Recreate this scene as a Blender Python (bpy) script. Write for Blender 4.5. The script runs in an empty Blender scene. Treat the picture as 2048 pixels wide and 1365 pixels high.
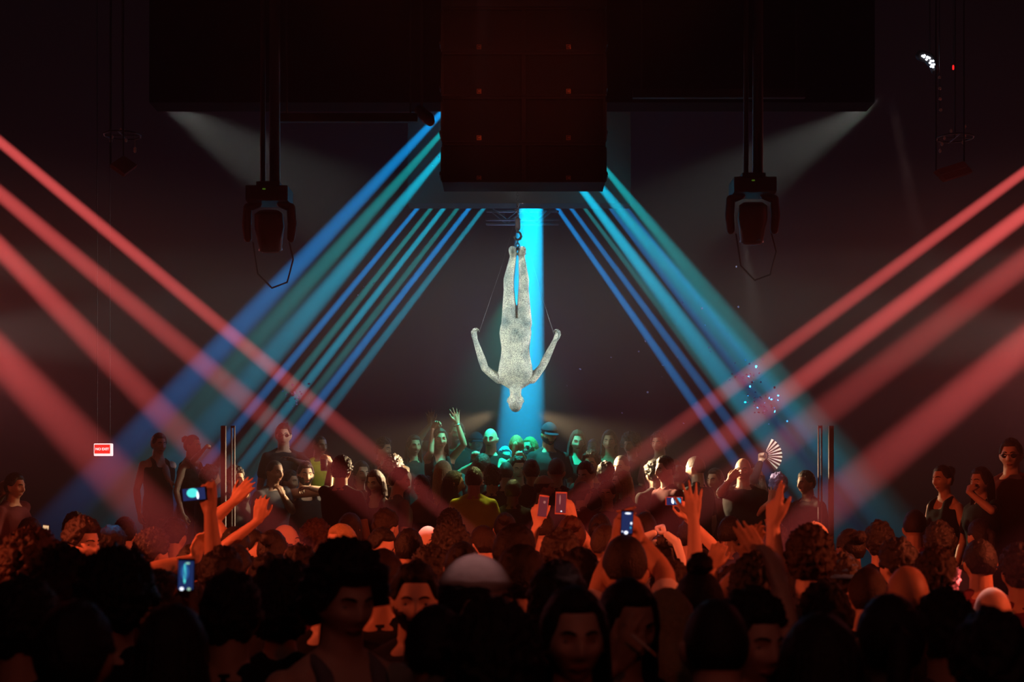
import bpy, bmesh, math, random
import numpy as np
from mathutils import Vector, Matrix, Euler, Quaternion
from mathutils import noise as mnoise

sc = bpy.context.scene
COL = sc.collection
PI = math.pi
rnd = random.Random(7)

# ------------------------------------------------------------------ camera
FPX = 2813.0            # focal length in pixels of the 2048 wide frame
CAMZ = 1.95             # camera height
HY = 997.0              # pixel row of the horizon
def at(x, y, Y):
    """the point of the room seen at pixel (x, y) at distance Y from the camera"""
    return Vector(((x - 1024.0) / FPX * Y, Y, CAMZ + (HY - y) / FPX * Y))

cam_d = bpy.data.cameras.new('camera')
cam = bpy.data.objects.new('camera', cam_d)
COL.objects.link(cam)
cam.location = (0, 0, CAMZ)
cam.rotation_euler = (PI / 2, 0, 0)
cam_d.sensor_width = 36.0
cam_d.lens = 36.0 * FPX / 2048.0
cam_d.shift_y = (HY - 682.5) / 2048.0
cam_d.clip_start = 0.05
cam_d.clip_end = 200
cam_d.dof.use_dof = True
cam_d.dof.focus_distance = 14.3
cam_d.dof.aperture_fstop = 3.6
sc.camera = cam

# ------------------------------------------------------------------ world and exposure
w = bpy.data.worlds.new('world'); sc.world = w
w.use_nodes = True
w.node_tree.nodes['Background'].inputs[0].default_value = (0.6, 0.4, 0.42, 1)
w.node_tree.nodes['Background'].inputs[1].default_value = 0.0
sc.view_settings.view_transform = 'Standard'
sc.view_settings.look = 'None'
sc.view_settings.gamma = 1.0
sc.view_settings.exposure = 0.0
sc.view_settings.use_curve_mapping = False
cy = sc.cycles
cy.max_bounces = 3; cy.diffuse_bounces = 1; cy.glossy_bounces = 2; cy.transmission_bounces = 3
cy.volume_bounces = 0; cy.transparent_max_bounces = 6
cy.caustics_reflective = False; cy.caustics_refractive = False
cy.sample_clamp_indirect = 2.0
cy.use_light_tree = True

# ------------------------------------------------------------------ the club's lamps and added fill lights
def spot(p, q, power, color, half_deg, blend=0.5, radius=0.02, name='beam_lamp'):
    d = bpy.data.lights.new(name, 'SPOT')
    d.energy = power; d.color = color
    d.spot_size = math.radians(2 * half_deg); d.spot_blend = blend
    d.shadow_soft_size = radius
    o = bpy.data.objects.new(name, d); COL.objects.link(o)
    o.location = p
    o.rotation_euler = (Vector(q) - Vector(p)).to_track_quat('-Z', 'Y').to_euler()
    return o

def beam(x0, y0, x1, y1, w0, w1, Y0, Y1, bright, color, blend=0.6):
    """a beam seen from pixel (x0,y0) to (x1,y1) with widths w0 and w1: the lamp stands where its edges meet"""
    a, b = at(x0, y0, Y0), at(x1, y1, Y1)
    W0, W1 = w0 / FPX * Y0, w1 / FPX * Y1
    L = (b - a).length
    back = W0 * L / max(W1 - W0, 1e-4)
    src = a + (a - b).normalized() * back
    half = math.degrees(math.atan((W1 - W0) / 2 / L))
    spot(src, b, bright * back * back / W0, color, half, blend, 0.008)   # a beam as bright as wanted where it enters
RED = (1.0, 0.115, 0.11)
BLUE = (0.0, 0.33, 0.95); TEAL = (0.0, 0.50, 0.55); CYAN = (0.0, 0.55, 0.85)
KB = 22500.0
#      x0    y0    x1    y1    w0  w1   Y0    Y1   bright  colour
RB = [(  0,  284,  659,  833,  27, 42, 12.4, 12.4, 1.0, RED),
      (  0,  388,  571,  868,  38, 62, 12.2, 12.2, 0.75, RED),
      (  0,  497,  395,  900,  50, 76, 9.4,  9.4, 0.90, RED),
      (  0,  714,  220,  945,  92, 118, 7.6,  7.6, 1.05, RED),
      (2048, 345, 1429,  800,  26, 44, 12.4, 12.4, 0.90, RED),
      (2048, 428, 1456,  872,  40, 60, 12.2, 12.2, 1.10, RED),
      (2048, 525, 1587,  872,  66, 80, 9.4,  9.4, 0.55, RED),
      (2048, 690, 1675,  998,  88, 108, 7.6,  7.6, 1.05, RED),
      (2048, 1120, 1850, 1270, 150, 180, 6.0, 6.0, 0.10, RED)]
BB = [( 880,  229,  480,  655,  15, 44, 15.9, 15.9, 1.0, BLUE),
      ( 878,  272,  505,  690,  13, 42, 15.9, 15.9, 0.70, TEAL),
      ( 880,  314,  560,  690,  15, 44, 15.9, 15.9, 1.0, CYAN),
      ( 843,  407,  571,  736,   9, 20, 19.0, 19.0, 0.70, BLUE),
      ( 870,  407,  610,  735,   9, 20, 19.0, 19.0, 0.45, TEAL),
      ( 895,  407,  638,  736,  10, 21, 19.0, 19.0, 0.70, CYAN),
      ( 923,  407,  664,  740,   9, 21, 19.0, 19.0, 0.38, TEAL),
      ( 946,  407,  689,  737,  10, 20, 19.0, 19.0, 0.75, BLUE),
      ( 975,  407,  716,  744,   9, 22, 19.0, 19.0, 0.50, CYAN),
      (1108,  407, 1332,  727,  10, 20, 19.0, 19.0, 0.70, BLUE),
      (1135,  407, 1370,  725,   9, 20, 19.0, 19.0, 0.55, BLUE),
      (1162,  407, 1392,  712,   8, 22, 19.0, 19.0, 0.35, TEAL),
      (1213,  407, 1440,  700,   9, 20, 19.0, 19.0, 0.35, BLUE),
      (1246,  407, 1470,  690,   9, 20, 19.0, 19.0, 0.25, BLUE),
      (1156,  369, 1456,  765,  16, 38, 15.9, 15.9, 1.15, CYAN),
      (1197,  369, 1505,  740,  17, 50, 15.9, 15.9, 1.0, CYAN),
      (1217,  346, 1512,  705,  14, 46, 15.9, 15.9, 0.8, TEAL)]
for r in RB: beam(*r[:8], r[8] * KB * 0.42, r[9], 0.85)
for r in BB: beam(*r[:5], r[5] * (1.3 if r[6] < 18 else 1.05), *r[6:8], r[8] * KB * (0.64 if r[6] < 18 else 0.66), r[9], 0.85)
beam(1063, 395, 1041, 880, 50, 108, 18.4, 15.9, 1.35 * KB, (0.0, 0.50, 0.95), 0.55)
HAZE = (1.2, 4.8, 0.0015, 0.017)        # from height, to height, density low down, density high up

# white lamps of the two grey shafts on the hanging figure, plus added fills
for sx_, x_, y_ in ((-1, 296, 188), (1, 1766, 196)):
    spot(at(x_, y_, 13.7), at(1033, 640, 14.35), 560, (0.95, 1.0, 0.90), 15.5, 0.7, 0.03, 'figure_lamp')
    spot((sx_ * 5.6, 11.8, 3.3), at(1033, 650, 14.35), 1000, (0.95, 1.0, 0.88), 10.0, 0.5, 0.05, 'figure_lamp')  # added side spot out of frame, brightens the figure's edges
    spot((sx_ * 2.9, 6.5, 3.1), at(1033, 655, 14.35), 500, (0.95, 1.0, 0.88), 6.6, 0.5, 0.05, 'figure_lamp')  # added front fill on the figure, out of frame
# warm lamps in the middle over the platform, under the flown speakers
spot((-0.15, 14.75, 2.85), (-1.95, 13.5, 2.05), 1700, (1.0, 0.68, 0.36), 18, 1.0, 0.05, 'warm_light')
spot((0.25, 14.75, 2.85), (1.85, 13.5, 2.05), 1700, (1.0, 0.68, 0.36), 19, 1.0, 0.05, 'warm_light')
spot((0.1, 13.9, 3.9), (-0.25, 13.0, 2.0), 260, (0.9, 0.85, 0.3), 16, 0.9, 0.05, 'warm_light')  # yellow fill added to brighten the yellow-green t-shirt
# teal fill added over the stage, standing in for the cyan beam's light
spot((0.0, 14.95, 4.2), (-0.05, 15.15, 2.5), 800, (0.0, 0.80, 0.58), 38, 0.95, 0.05, 'teal_fill')
# red wash on the floor: from the sides plus added fill from over the camera
for x_ in (-5.0, 5.0):
    spot((x_, 6.2, 3.7), (x_ * 0.1, 8.6, 1.5), 1300, (1.0, 0.12, 0.04), 26, 0.9, 0.1, 'red_wash')
    spot((x_, 4.6, 3.4), (x_ * 0.1, 6.2, 1.6), 600, (1.0, 0.12, 0.04), 22, 0.9, 0.1, 'red_wash')
spot((-0.8, 0.2, 5.6), (0.25, 7.6, 1.5), 230, (1.0, 0.12, 0.04), 15, 0.9, 0.1, 'red_wash')  # front fill added for surfaces facing the camera
for x_ in (-2.2, 2.2): spot((x_, 8.0, 5.7), (0.0, 11.0, 5.2), 90, (1.0, 0.16, 0.08), 14, 1.0, 0.1, 'speaker_fill')  # red fill added so the loudspeakers and badges show
spot((1.2, -2.0, 4.2), (0.0, 4.2, 1.5), 42, (1.0, 0.14, 0.07), 26, 0.9, 0.1, 'red_wash')  # faint fill added for the nearest rows
spot((0.05, 13.6, 4.75), (0.05, 16.2, 5.75), 30, (1.0, 0.95, 0.92), 32, 1.0, 0.05, 'panel_fill')  # hidden fill added to grey the front of the flown panel
# narrow spots added to brighten single heads, in place of beams striking them
def strike(x, y, Y, p, c, r=1.1):
    q = at(x, y, Y); spot((q.x * 0.85, Y + 0.5, 3.7), q, p * 0.2, c, r * 2.2, 0.6, 0.02, 'accent_fill')
strike(856, 1072, 9.8, 3600, (1.0, 0.45, 0.45)); strike(1335, 1085, 8.2, 2000, (1.0, 0.40, 0.42), 1.3); strike(1990, 1225, 5.4, 2300, (1.0, 0.5, 0.5), 1.3)
spot((2.0, 12.2, 4.3), at(1548, 912, 13.95), 420, (1.0, 0.95, 0.85), 6.5, 0.8, 0.02, 'accent_fill')  # spot added to brighten the folding fan
strike(950, 1150, 3.95, 260, (1.0, 0.42, 0.40), 2.2); strike(1190, 1245, 4.3, 160, (1.0, 0.40, 0.38), 1.6)
strike(218, 1080, 8.8, 1500, (0.0, 0.45, 0.95)); strike(1628, 1075, 8.4, 1600, (0.1, 0.65, 0.9)); strike(1688, 1145, 6.9, 900, (0.05, 0.4, 0.9)); strike(1090, 962, 13.1, 600, (0.9, 1.0, 0.7), 0.8)
# dim point fills added for a general glow in the hall
def glow(p, e, c, r=0.5):
    d = bpy.data.lights.new('hall_glow_fill', 'POINT'); d.energy = e; d.color = c; d.shadow_soft_size = r
    o = bpy.data.objects.new('hall_glow_fill', d); COL.objects.link(o); o.location = p
glow((0, 19.5, 4.0), 50, (0.35, 0.42, 0.95))
glow((0.0, 0.5, 6.0), 20, (1.0, 0.45, 0.42), 1.0)
glow((7.0, 19.0, 3.5), 90, (1.0, 0.25, 0.25)); glow((-7.0, 19.0, 3.5), 70, (1.0, 0.25, 0.28))

# ------------------------------------------------------------------ materials
MATS = {}
def mat(name, color, rough=0.7, spec=0.3, noise=0.0, scale=30.0, bump=0.0, color2=None, emit=None, metal=0.0, bscale=None):
    if name in MATS: return MATS[name]
    m = bpy.data.materials.new(name); m.use_nodes = True
    nt = m.node_tree; b = nt.nodes['Principled BSDF']
    b.inputs['Base Color'].default_value = (*color, 1)
    b.inputs['Roughness'].default_value = rough
    b.inputs['Specular IOR Level'].default_value = spec
    b.inputs['Metallic'].default_value = metal
    if emit:
        b.inputs['Emission Color'].default_value = (*emit[0], 1)
        b.inputs['Emission Strength'].default_value = emit[1]
    tc = nt.nodes.new('ShaderNodeTexCoord')
    if noise > 0 or color2:
        n = nt.nodes.new('ShaderNodeTexNoise'); n.inputs['Scale'].default_value = scale
        n.inputs['Detail'].default_value = 3
        nt.links.new(tc.outputs['Object'], n.inputs['Vector'])
        r = nt.nodes.new('ShaderNodeMix'); r.data_type = 'RGBA'
        c2 = color2 or tuple(c * (1 - noise) for c in color)
        r.inputs[6].default_value = (*color, 1); r.inputs[7].default_value = (*c2, 1)
        nt.links.new(n.outputs['Fac'], r.inputs[0]); nt.links.new(r.outputs[2], b.inputs['Base Color'])
    if bump > 0:
        n2 = nt.nodes.new('ShaderNodeTexNoise'); n2.inputs['Scale'].default_value = bscale or scale
        n2.inputs['Detail'].default_value = 4
        nt.links.new(tc.outputs['Object'], n2.inputs['Vector'])
        bp = nt.nodes.new('ShaderNodeBump'); bp.inputs['Strength'].default_value = bump; bp.inputs['Distance'].default_value = 0.01
        nt.links.new(n2.outputs['Fac'], bp.inputs['Height']); nt.links.new(bp.outputs[0], b.inputs['Normal'])
    MATS[name] = m
    return m

SKIN = {'light': mat('skin_light', (0.62, 0.40, 0.29), 0.5, 0.35, 0.12, 18, 0.15, bscale=60),
        'tan': mat('skin_tan', (0.47, 0.27, 0.17), 0.5, 0.35, 0.12, 18, 0.15, bscale=60),
        'dark': mat('skin_dark', (0.17, 0.09, 0.055), 0.42, 0.45, 0.12, 18, 0.15, bscale=60)}
HAIRM = {'black': mat('hair_black', (0.012, 0.009, 0.008), 0.5, 0.35, 0.4, 60, 0.6, bscale=140),
         'brown': mat('hair_brown', (0.024, 0.012, 0.007), 0.5, 0.35, 0.5, 60, 0.6, bscale=140),
         'auburn': mat('hair_auburn', (0.06, 0.02, 0.01), 0.5, 0.35, 0.5, 60, 0.6, bscale=140),
         'blond': mat('hair_blond', (0.50, 0.33, 0.15), 0.45, 0.4, 0.55, 70, 0.6, bscale=140),
         'grey': mat('hair_grey', (0.35, 0.33, 0.30), 0.5, 0.3, 0.4, 60, 0.5, bscale=140),
         'lilac': mat('hair_lilac', (0.45, 0.38, 0.85), 0.6, 0.3, 0.7, 40, 0.6, bscale=90)}
CLOTH = {}
for k, c in {'black': (0.010, 0.010, 0.012), 'charcoal': (0.035, 0.035, 0.045), 'navy': (0.02, 0.025, 0.06), 'grey': (0.20, 0.18, 0.19),
             'white': (0.75, 0.72, 0.70), 'olive': (0.50, 0.55, 0.04), 'maroon': (0.12, 0.02, 0.025), 'cream': (0.55, 0.50, 0.36),
             'blue': (0.05, 0.13, 0.30), 'brown': (0.08, 0.045, 0.03)}.items():
    CLOTH[k] = mat('cloth_' + k, c, 0.85, 0.15, 0.25, 9, 0.5, bscale=16)
M_EYE = mat('eye_white', (0.32, 0.30, 0.28), 0.25, 0.5)
M_IRIS = mat('iris_dark', (0.012, 0.008, 0.006), 0.2, 0.5)
M_LIPS = mat('lips_skin', (0.34, 0.11, 0.09), 0.45, 0.4)
M_JEANS = mat('cloth_trousers', (0.018, 0.02, 0.03), 0.85, 0.15, 0.3, 12, 0.3)
M_METAL = mat('bracelet_metal', (0.75, 0.7, 0.62), 0.25, 0.5, metal=1.0)

# ------------------------------------------------------------------ mesh soup
class Soup:
    def __init__(s): s.v = []; s.f = []; s.n = 0
    def add(s, V, F):
        s.v.append(np.asarray(V, float)); s.f += [tuple(i + s.n for i in f) for f in F]; s.n += len(V)
    def loft(s, rings):
        """rings: list of (n,3) arrays, first and last are closed by a fan"""
        n = len(rings[0]); V = np.concatenate(rings + [rings[0].mean(0)[None], rings[-1].mean(0)[None]])
        F = []
        for k in range(len(rings) - 1):
            for i in range(n):
                j = (i + 1) % n
                F.append((k * n + i, k * n + j, (k + 1) * n + j, (k + 1) * n + i))
        a, b, L = len(rings) * n, len(rings) * n + 1, (len(rings) - 1) * n
        for i in range(n):
            j = (i + 1) % n
            F.append((a, j, i)); F.append((b, L + i, L + j))
        s.add(V, F)
    def cap(s, p, q, r0, r1, n=12):
        p, q = np.array(p, float), np.array(q, float)
        d = q - p; L = np.linalg.norm(d)
        d = d / L if L > 1e-6 else np.array((0, 0, 1.0))
        u = np.cross(d, (0, 0, 1.0)) if abs(d[2]) < 0.9 else np.cross(d, (1.0, 0, 0)); u /= np.linalg.norm(u)
        w_ = np.cross(d, u); a = np.arange(n) * 2 * PI / n
        ring = np.outer(np.cos(a), u) + np.outer(np.sin(a), w_)
        R = []
        for t in (80, 50, 22): R.append(p - d * r0 * math.sin(math.radians(t)) + ring * r0 * math.cos(math.radians(t)))
        R.append(p + ring * r0); R.append((p + q) / 2 + ring * (r0 + r1) / 2); R.append(q + ring * r1)
        for t in (22, 50, 80): R.append(q + d * r1 * math.sin(math.radians(t)) + ring * r1 * math.cos(math.radians(t)))
        s.loft(R)
    def chain(s, pts, rad, n=12):
        for i in range(len(pts) - 1): s.cap(pts[i], pts[i + 1], rad[i], rad[i + 1], n)
    def ell(s, c, r, rot=None, n=14):
        R = []; a = np.arange(n) * 2 * PI / n
        for t in np.linspace(-82, 82, 9):
            t = math.radians(t)
            R.append(np.stack([np.cos(a) * math.cos(t) * r[0], np.sin(a) * math.cos(t) * r[1], np.full(n, math.sin(t) * r[2])], 1))
        if rot is not None:
            M = np.array(rot); R = [x @ M.T for x in R]
        s.loft([x + np.array(c) for x in R])
    def mesh(s, name):
        me = bpy.data.meshes.new(name)
        V = np.concatenate(s.v)
        me.from_pydata(V.tolist(), [], s.f); me.update()
        return me

def smooth(me):
    me.polygons.foreach_set('use_smooth', np.ones(len(me.polygons), bool)); me.update()
    return me

def remesh(me, voxel, it=3, fac=0.5, adapt=0.0, dec=None):
    o = bpy.data.objects.new('tmp', me); COL.objects.link(o)
    m = o.modifiers.new('r', 'REMESH'); m.mode = 'VOXEL'; m.voxel_size = voxel; m.adaptivity = adapt
    if it:
        k = o.modifiers.new('s', 'SMOOTH'); k.factor = fac; k.iterations = it
    if dec:
        k = o.modifiers.new('d', 'DECIMATE'); k.ratio = dec
    dg = bpy.context.evaluated_depsgraph_get()
    out = bpy.data.meshes.new_from_object(o.evaluated_get(dg))
    bpy.data.objects.remove(o); bpy.data.meshes.remove(me)
    return smooth(out)

def rotz(a): c, s_ = math.cos(a), math.sin(a); return np.array(((c, -s_, 0), (s_, c, 0), (0, 0, 1.0)))
def rotx(a): c, s_ = math.cos(a), math.sin(a); return np.array(((1.0, 0, 0), (0, c, -s_), (0, s_, c)))
def roty(a): c, s_ = math.cos(a), math.sin(a); return np.array(((c, 0, s_), (0, 1.0, 0), (-s_, 0, c)))

# ------------------------------------------------------------------ the head (centre between chin and crown, face towards -Y)
def G(x, s_): return np.exp(-(x / s_) ** 2)
def head_pts(D, fem=False, face=True):
    x, y, z = D[:, 0], D[:, 1], D[:, 2]
    P = np.stack([x * 0.076, y * 0.097, z * 0.116], 1)
    t = np.clip(-z - 0.05, 0, 1)
    P[:, 0] *= 1 - (0.36 if fem else 0.28) * t ** 1.3
    P[:, 1] *= np.where(y > 0, 1 - 0.55 * t, 1 - 0.10 * t)
    P[:, 0] *= 1 - 0.10 * G(z - 0.25, 0.25) * (y < -0.3)          # temples
    P[:, 1] += np.where(y < 0, 0.010 * (1 - np.clip(np.abs(x) * 1.5, 0, 1)) * t, 0)
    if face:
        f = np.clip(-y * 3, 0, 1); X, Z = P[:, 0], P[:, 2]; aX = np.abs(X)
        nose = np.where(Z > -0.038, np.clip((0.022 - Z) / 0.060, 0, 1), np.clip((Z + 0.052) / 0.014, 0, 1))
        dy = -0.027 * nose * G(X, 0.0095 + 0.007 * np.clip(-Z / 0.04, 0, 1))
        dy += 0.013 * G(aX - 0.031, 0.016) * G(Z + 0.002, 0.013)
        dy += -0.007 * G(aX - 0.026, 0.024) * G(Z - 0.021, 0.009)
        dy += -0.007 * G(X, 0.021) * G(Z + 0.068, 0.010) + 0.004 * G(X, 0.020) * G(Z + 0.083, 0.006)
        dy += -0.010 * G(X, 0.022) * G(Z + 0.103, 0.013)
        dy += -0.006 * G(aX - 0.046, 0.018) * G(Z + 0.028, 0.018)
        dy += 0.004 * G(aX - 0.042, 0.014) * G(Z + 0.066, 0.018)
        P[:, 1] += dy * f
    return P

def sphere_dirs(nu, nv):
    rings = []
    for k in range(nv):
        t = -PI / 2 + PI * (k + 0.5) / nv
        a = np.arange(nu) * 2 * PI / nu
        rings.append(np.stack([np.cos(a) * math.cos(t), np.sin(a) * math.cos(t), np.full(nu, math.sin(t))], 1))
    return rings

HEAD_G = head_pts(np.concatenate(sphere_dirs(120, 90)))
def surf_y(x, z):
    F = HEAD_G[HEAD_G[:, 1] < 0]
    return float(F[np.argmin((F[:, 0] - x) ** 2 + (F[:, 2] - z) ** 2), 1])

def add_head(s, C, R, fem, k=1.0):
    s.loft([head_pts(r, fem) * k @ R.T + C for r in sphere_dirs(64, 48)])
    for sx in (-1, 1):
        E = Soup(); E.ell((sx * 0.079, 0.008, -0.012), (0.010, 0.018, 0.031), roty(sx * 0.25) @ rotx(-0.2), 10)
        E.cap((sx * 0.070, 0.0, -0.012), (sx * 0.080, 0.008, -0.014), 0.012, 0.010, 8)
        s.add(np.concatenate(E.v) * k @ R.T + C, E.f)

# ------------------------------------------------------------------ hands
def hand(s, W, d, nrm, side, curl=0.15, spread=0.12, k=1.0, fingers=None, thumb=0.7, rk=1.0):
    """wrist W, pointing d, palm towards nrm, side=+1/-1 which way the thumb lies; curl 0 open .. 1 fist"""
    d = np.array(d, float); d /= np.linalg.norm(d)
    nrm = np.array(nrm, float); nrm -= d * np.dot(nrm, d); nrm /= np.linalg.norm(nrm)
    t = np.cross(d, nrm) * side; W = np.array(W, float)
    wid = [0.030, 0.010, -0.011, -0.030]; L1 = [0.088, 0.092, 0.087, 0.078]; FL = [0.078, 0.088, 0.081, 0.064]
    for i in range(4):
        b = W + t * wid[i] * 0.55 * k; e = W + (d * L1[i] + t * wid[i]) * k
        s.cap(b, e, 0.0155 * k, 0.0125 * k, 10)
        c = curl if fingers is None else fingers[i]
        ang = 0.0; p = e; dirf = d + t * (wid[i] / 0.03) * spread
        dirf /= np.linalg.norm(dirf)
        for j, (fr, cr) in enumerate(((0.45, 1.35), (0.30, 1.6), (0.25, 1.1))):
            ang += cr * c + (0.06 if j == 0 else 0.1)
            q = p + (dirf * math.cos(ang) + nrm * math.sin(ang)) * FL[i] * fr * k
            s.cap(p, q, (0.0098 - 0.0012 * j) * k * rk, (0.0088 - 0.0012 * j) * k * rk, 8); p = q
    s.cap(W + d * 0.01 * k, W + d * 0.07 * k, 0.021 * k, 0.018 * k, 10)
    b = W + (d * 0.018 + t * 0.018) * k
    dt = d * (1.0 - 0.35 * thumb) + t * thumb + nrm * 0.25; dt /= np.linalg.norm(dt)
    q = b + dt * 0.048 * k; s.cap(b, q, 0.017 * k, 0.0125 * k, 10)
    dt2 = d * 1.0 + t * (thumb * 0.7 - curl * 0.8) + nrm * (0.2 + curl * 0.9); dt2 /= np.linalg.norm(dt2)
    r = q + dt2 * 0.033 * k; s.cap(q, r, 0.0115 * k, 0.0105 * k, 8)
    dt3 = d * 1.0 + t * (thumb * 0.5 - curl * 1.2) + nrm * (0.2 + curl * 1.0); dt3 /= np.linalg.norm(dt3)
    s.cap(r, r + dt3 * 0.027 * k, 0.0105 * k, 0.0085 * k, 8)

# ------------------------------------------------------------------ body
def torso_rings(fem, g=0.0, z0=None, z1=None):
    T = ([(0.78, .10, .09, 0), (0.84, .160, .105, .005), (0.92, .178, .115, .008), (1.00, .160, .105, 0), (1.08, .126, .088, -.004), (1.16, .128, .088, -.004),
          (1.26, .148, .106, -.010), (1.34, .150, .100, -.004), (1.375, .148, .090, .0), (1.40, .142, .078, .004), (1.44, .095, .062, .010), (1.48, .055, .052, .010)] if fem else
         [(0.78, .10, .09, 0), (0.84, .155, .105, .005), (0.92, .168, .112, .008), (1.00, .158, .105, 0), (1.08, .146, .098, -.002), (1.16, .152, .102, -.002),
          (1.26, .172, .114, -.004), (1.34, .182, .112, 0), (1.375, .179, .102, .003), (1.40, .172, .090, .006), (1.45, .112, .070, .012), (1.49, .066, .058, .012)])
    out = []
    a = np.arange(28) * 2 * PI / 28
    for z, rx, ry, yo in T:
        if (z0 is not None and z < z0) or (z1 is not None and z > z1): continue
        cx = np.sign(np.cos(a)) * np.abs(np.cos(a)) ** 0.85; sy = np.sign(np.sin(a)) * np.abs(np.sin(a)) ** 0.9
        out.append(np.stack([cx * (rx + g), sy * (ry + g) + yo, np.full(28, z)], 1))
    return out

SH = {False: (0.172, 0.006, 1.400), True: (0.148, 0.006, 1.392)}
def ik(S, W, lu, lf, hint):
    S, W = np.array(S, float), np.array(W, float)
    d = W - S; L = np.linalg.norm(d); Lm = lu + lf
    if L > Lm * 0.995: 
        return S + d * lu / (lu + lf)
    u = d / L; a = (lu * lu - lf * lf + L * L) / (2 * L); h = math.sqrt(max(lu * lu - a * a, 0))
    n = np.array(hint, float); n -= u * np.dot(n, u); n /= max(np.linalg.norm(n), 1e-6)
    return S + u * a + n * h

def arm_geo(s, S, E, W, fem, k=1.0, g=0.0, part='all'):
    f = 0.86 if fem else 1.0
    S, E, W = map(lambda v: np.array(v, float), (S, E, W))
    if part in ('all', 'upper'):
        s.cap(S, S + (E - S) * 0.35, (0.052 * f + g) * k, (0.049 * f + g) * k)
        s.cap(S + (E - S) * 0.35, E, (0.049 * f + g) * k, (0.038 * f + g) * k)
    if part in ('all', 'lower'):
        M = E + (W - E) * 0.28
        s.cap(E, M, (0.039 * f + g) * k, (0.042 * f + g) * k); s.cap(M, W, (0.042 * f + g) * k, (0.026 * f + g) * k)

BODY = {}
def body_mesh(fem, arms, hyaw, hpitch, voxel, legs=None, fat=1.0):
    """arms: for the left (-x side is index 0) and the right: (E, W, d, n, side, curl, spread, fingers, thumb)"""
    s = Soup()
    s.loft(torso_rings(fem))
    if fem:
        for sx in (-1, 1): s.ell((sx * 0.068, -0.088, 1.265), (0.056, 0.048, 0.056))
    C = np.array((0, -0.022, 1.632)); R = rotz(hyaw) @ rotx(hpitch)
    nr = 0.050 if fem else 0.060
    s.cap((0, 0.014, 1.42), (0, 0.0, 1.56), nr + 0.008, nr)
    s.cap((0, 0.020, 1.44), np.array((0, 0.02, 0.0)) + C - R @ np.array((0, 0, 0.03)), nr, nr * 0.95)
    for sx in (-1, 1):                                                # trapezius
        s.cap((sx * 0.05, 0.02, 1.475), (sx * SH[fem][0] * 0.85, 0.012, 1.415), 0.034, 0.034)
    add_head(s, C, R, fem)
    if legs is None:
        for sx in (-1, 1):
            s.chain([(sx * 0.088, 0.005, 0.86), (sx * 0.098, -0.012, 0.48), (sx * 0.100, 0.012, 0.32), (sx * 0.102, 0.018, 0.08)], [0.088, 0.057, 0.054, 0.036])
            s.chain([(sx * 0.102, 0.035, 0.038), (sx * 0.110, -0.09, 0.036), (sx * 0.112, -0.155, 0.026)], [0.036, 0.036, 0.024])
    else: legs(s)
    for i, a in enumerate(arms):
        sx = -1 if i == 0 else 1
        S = np.array((sx * SH[fem][0], SH[fem][1], SH[fem][2]))
        if a.get('up'): S = S + np.array((-sx * 0.015, 0, 0.045))
        a['S'] = S
        s.cap(np.array((sx * 0.10, 0.01, 1.37)), S, 0.062, 0.052 if not fem else 0.046)
        arm_geo(s, S, a['E'], a['W'], fem)
        hand(s, a['W'], a['d'], a['n'], a['side'], a.get('curl', 0.12), a.get('spread', 0.16), 1.0 if not fem else 0.93, a.get('fingers'), a.get('thumb', 0.7), 1.0 + max(0, voxel - 0.006) * 40)
    return remesh(s.mesh('person_body'), voxel, 4, 0.45)

def shirt_mesh(fem, arms, kind):
    s = Soup(); g = 0.013
    top = {'tee': 1.46, 'long': 1.46, 'tank': 1.38, 'strapless': 1.30, 'shirt': 1.46}[kind]
    s.loft(torso_rings(fem, g + 0.004, 0.83, top))
    if fem:
        for sx in (-1, 1): s.ell((sx * 0.068, -0.090, 1.265), (0.062, 0.054, 0.060))
    if kind == 'tank':
        for sx in (-1, 1):
            s.chain([(sx * 0.080, -0.090, 1.34), (sx * 0.082, -0.070, 1.43), (sx * 0.080, 0.01, 1.472), (sx * 0.082, 0.080, 1.42), (sx * 0.080, 0.100, 1.33)], [0.032, 0.026, 0.022, 0.026, 0.032])
    if kind in ('tee', 'long', 'shirt'):
        for i, a in enumerate(arms):
            S, E, W = a['S'], np.array(a['E'], float), np.array(a['W'], float)
            sx = -1 if i == 0 else 1
            s.cap(np.array((sx * 0.09, 0.01, 1.375)), S, 0.072, 0.056 if fem else 0.062)
            if kind == 'tee': s.cap(S, S + (E - S) * 0.62, 0.056 if fem else 0.063, 0.052 if fem else 0.061)
            else:
                arm_geo(s, S, E, W + (E - W) * 0.08, fem, 1.0, 0.011)
        for sx in (-1, 1): s.cap((sx * 0.05, 0.02, 1.468), (sx * SH[fem][0] * 0.9, 0.012, 1.410), 0.046, 0.048)
        s.chain([(0.055 * math.cos(t), 0.012 + 0.055 * math.sin(t), 1.475 - 0.018 * (math.sin(t) < 0)) for t in np.linspace(0, 2 * PI, 13)], [0.015] * 13, 8)
    if kind == 'shirt':
        for sx in (-1, 1):
            s.cap((sx * 0.03, -0.065, 1.45), (sx * 0.065, -0.005, 1.49), 0.014, 0.014, 8)
    me = remesh(s.mesh('shirt_' + kind), 0.0125, 2, 0.5)
    V = np.empty(len(me.vertices) * 3); me.vertices.foreach_get('co', V); V = V.reshape(-1, 3)
    for i, v in enumerate(V):                                     # folds of the cloth
        n = mnoise.noise(Vector((v[0] * 9, v[1] * 9, v[2] * 5 + v[0] * 6)))
        V[i, :2] *= 1 + 0.045 * n
    me.vertices.foreach_set('co', V.ravel()); me.update()
    return me

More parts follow.
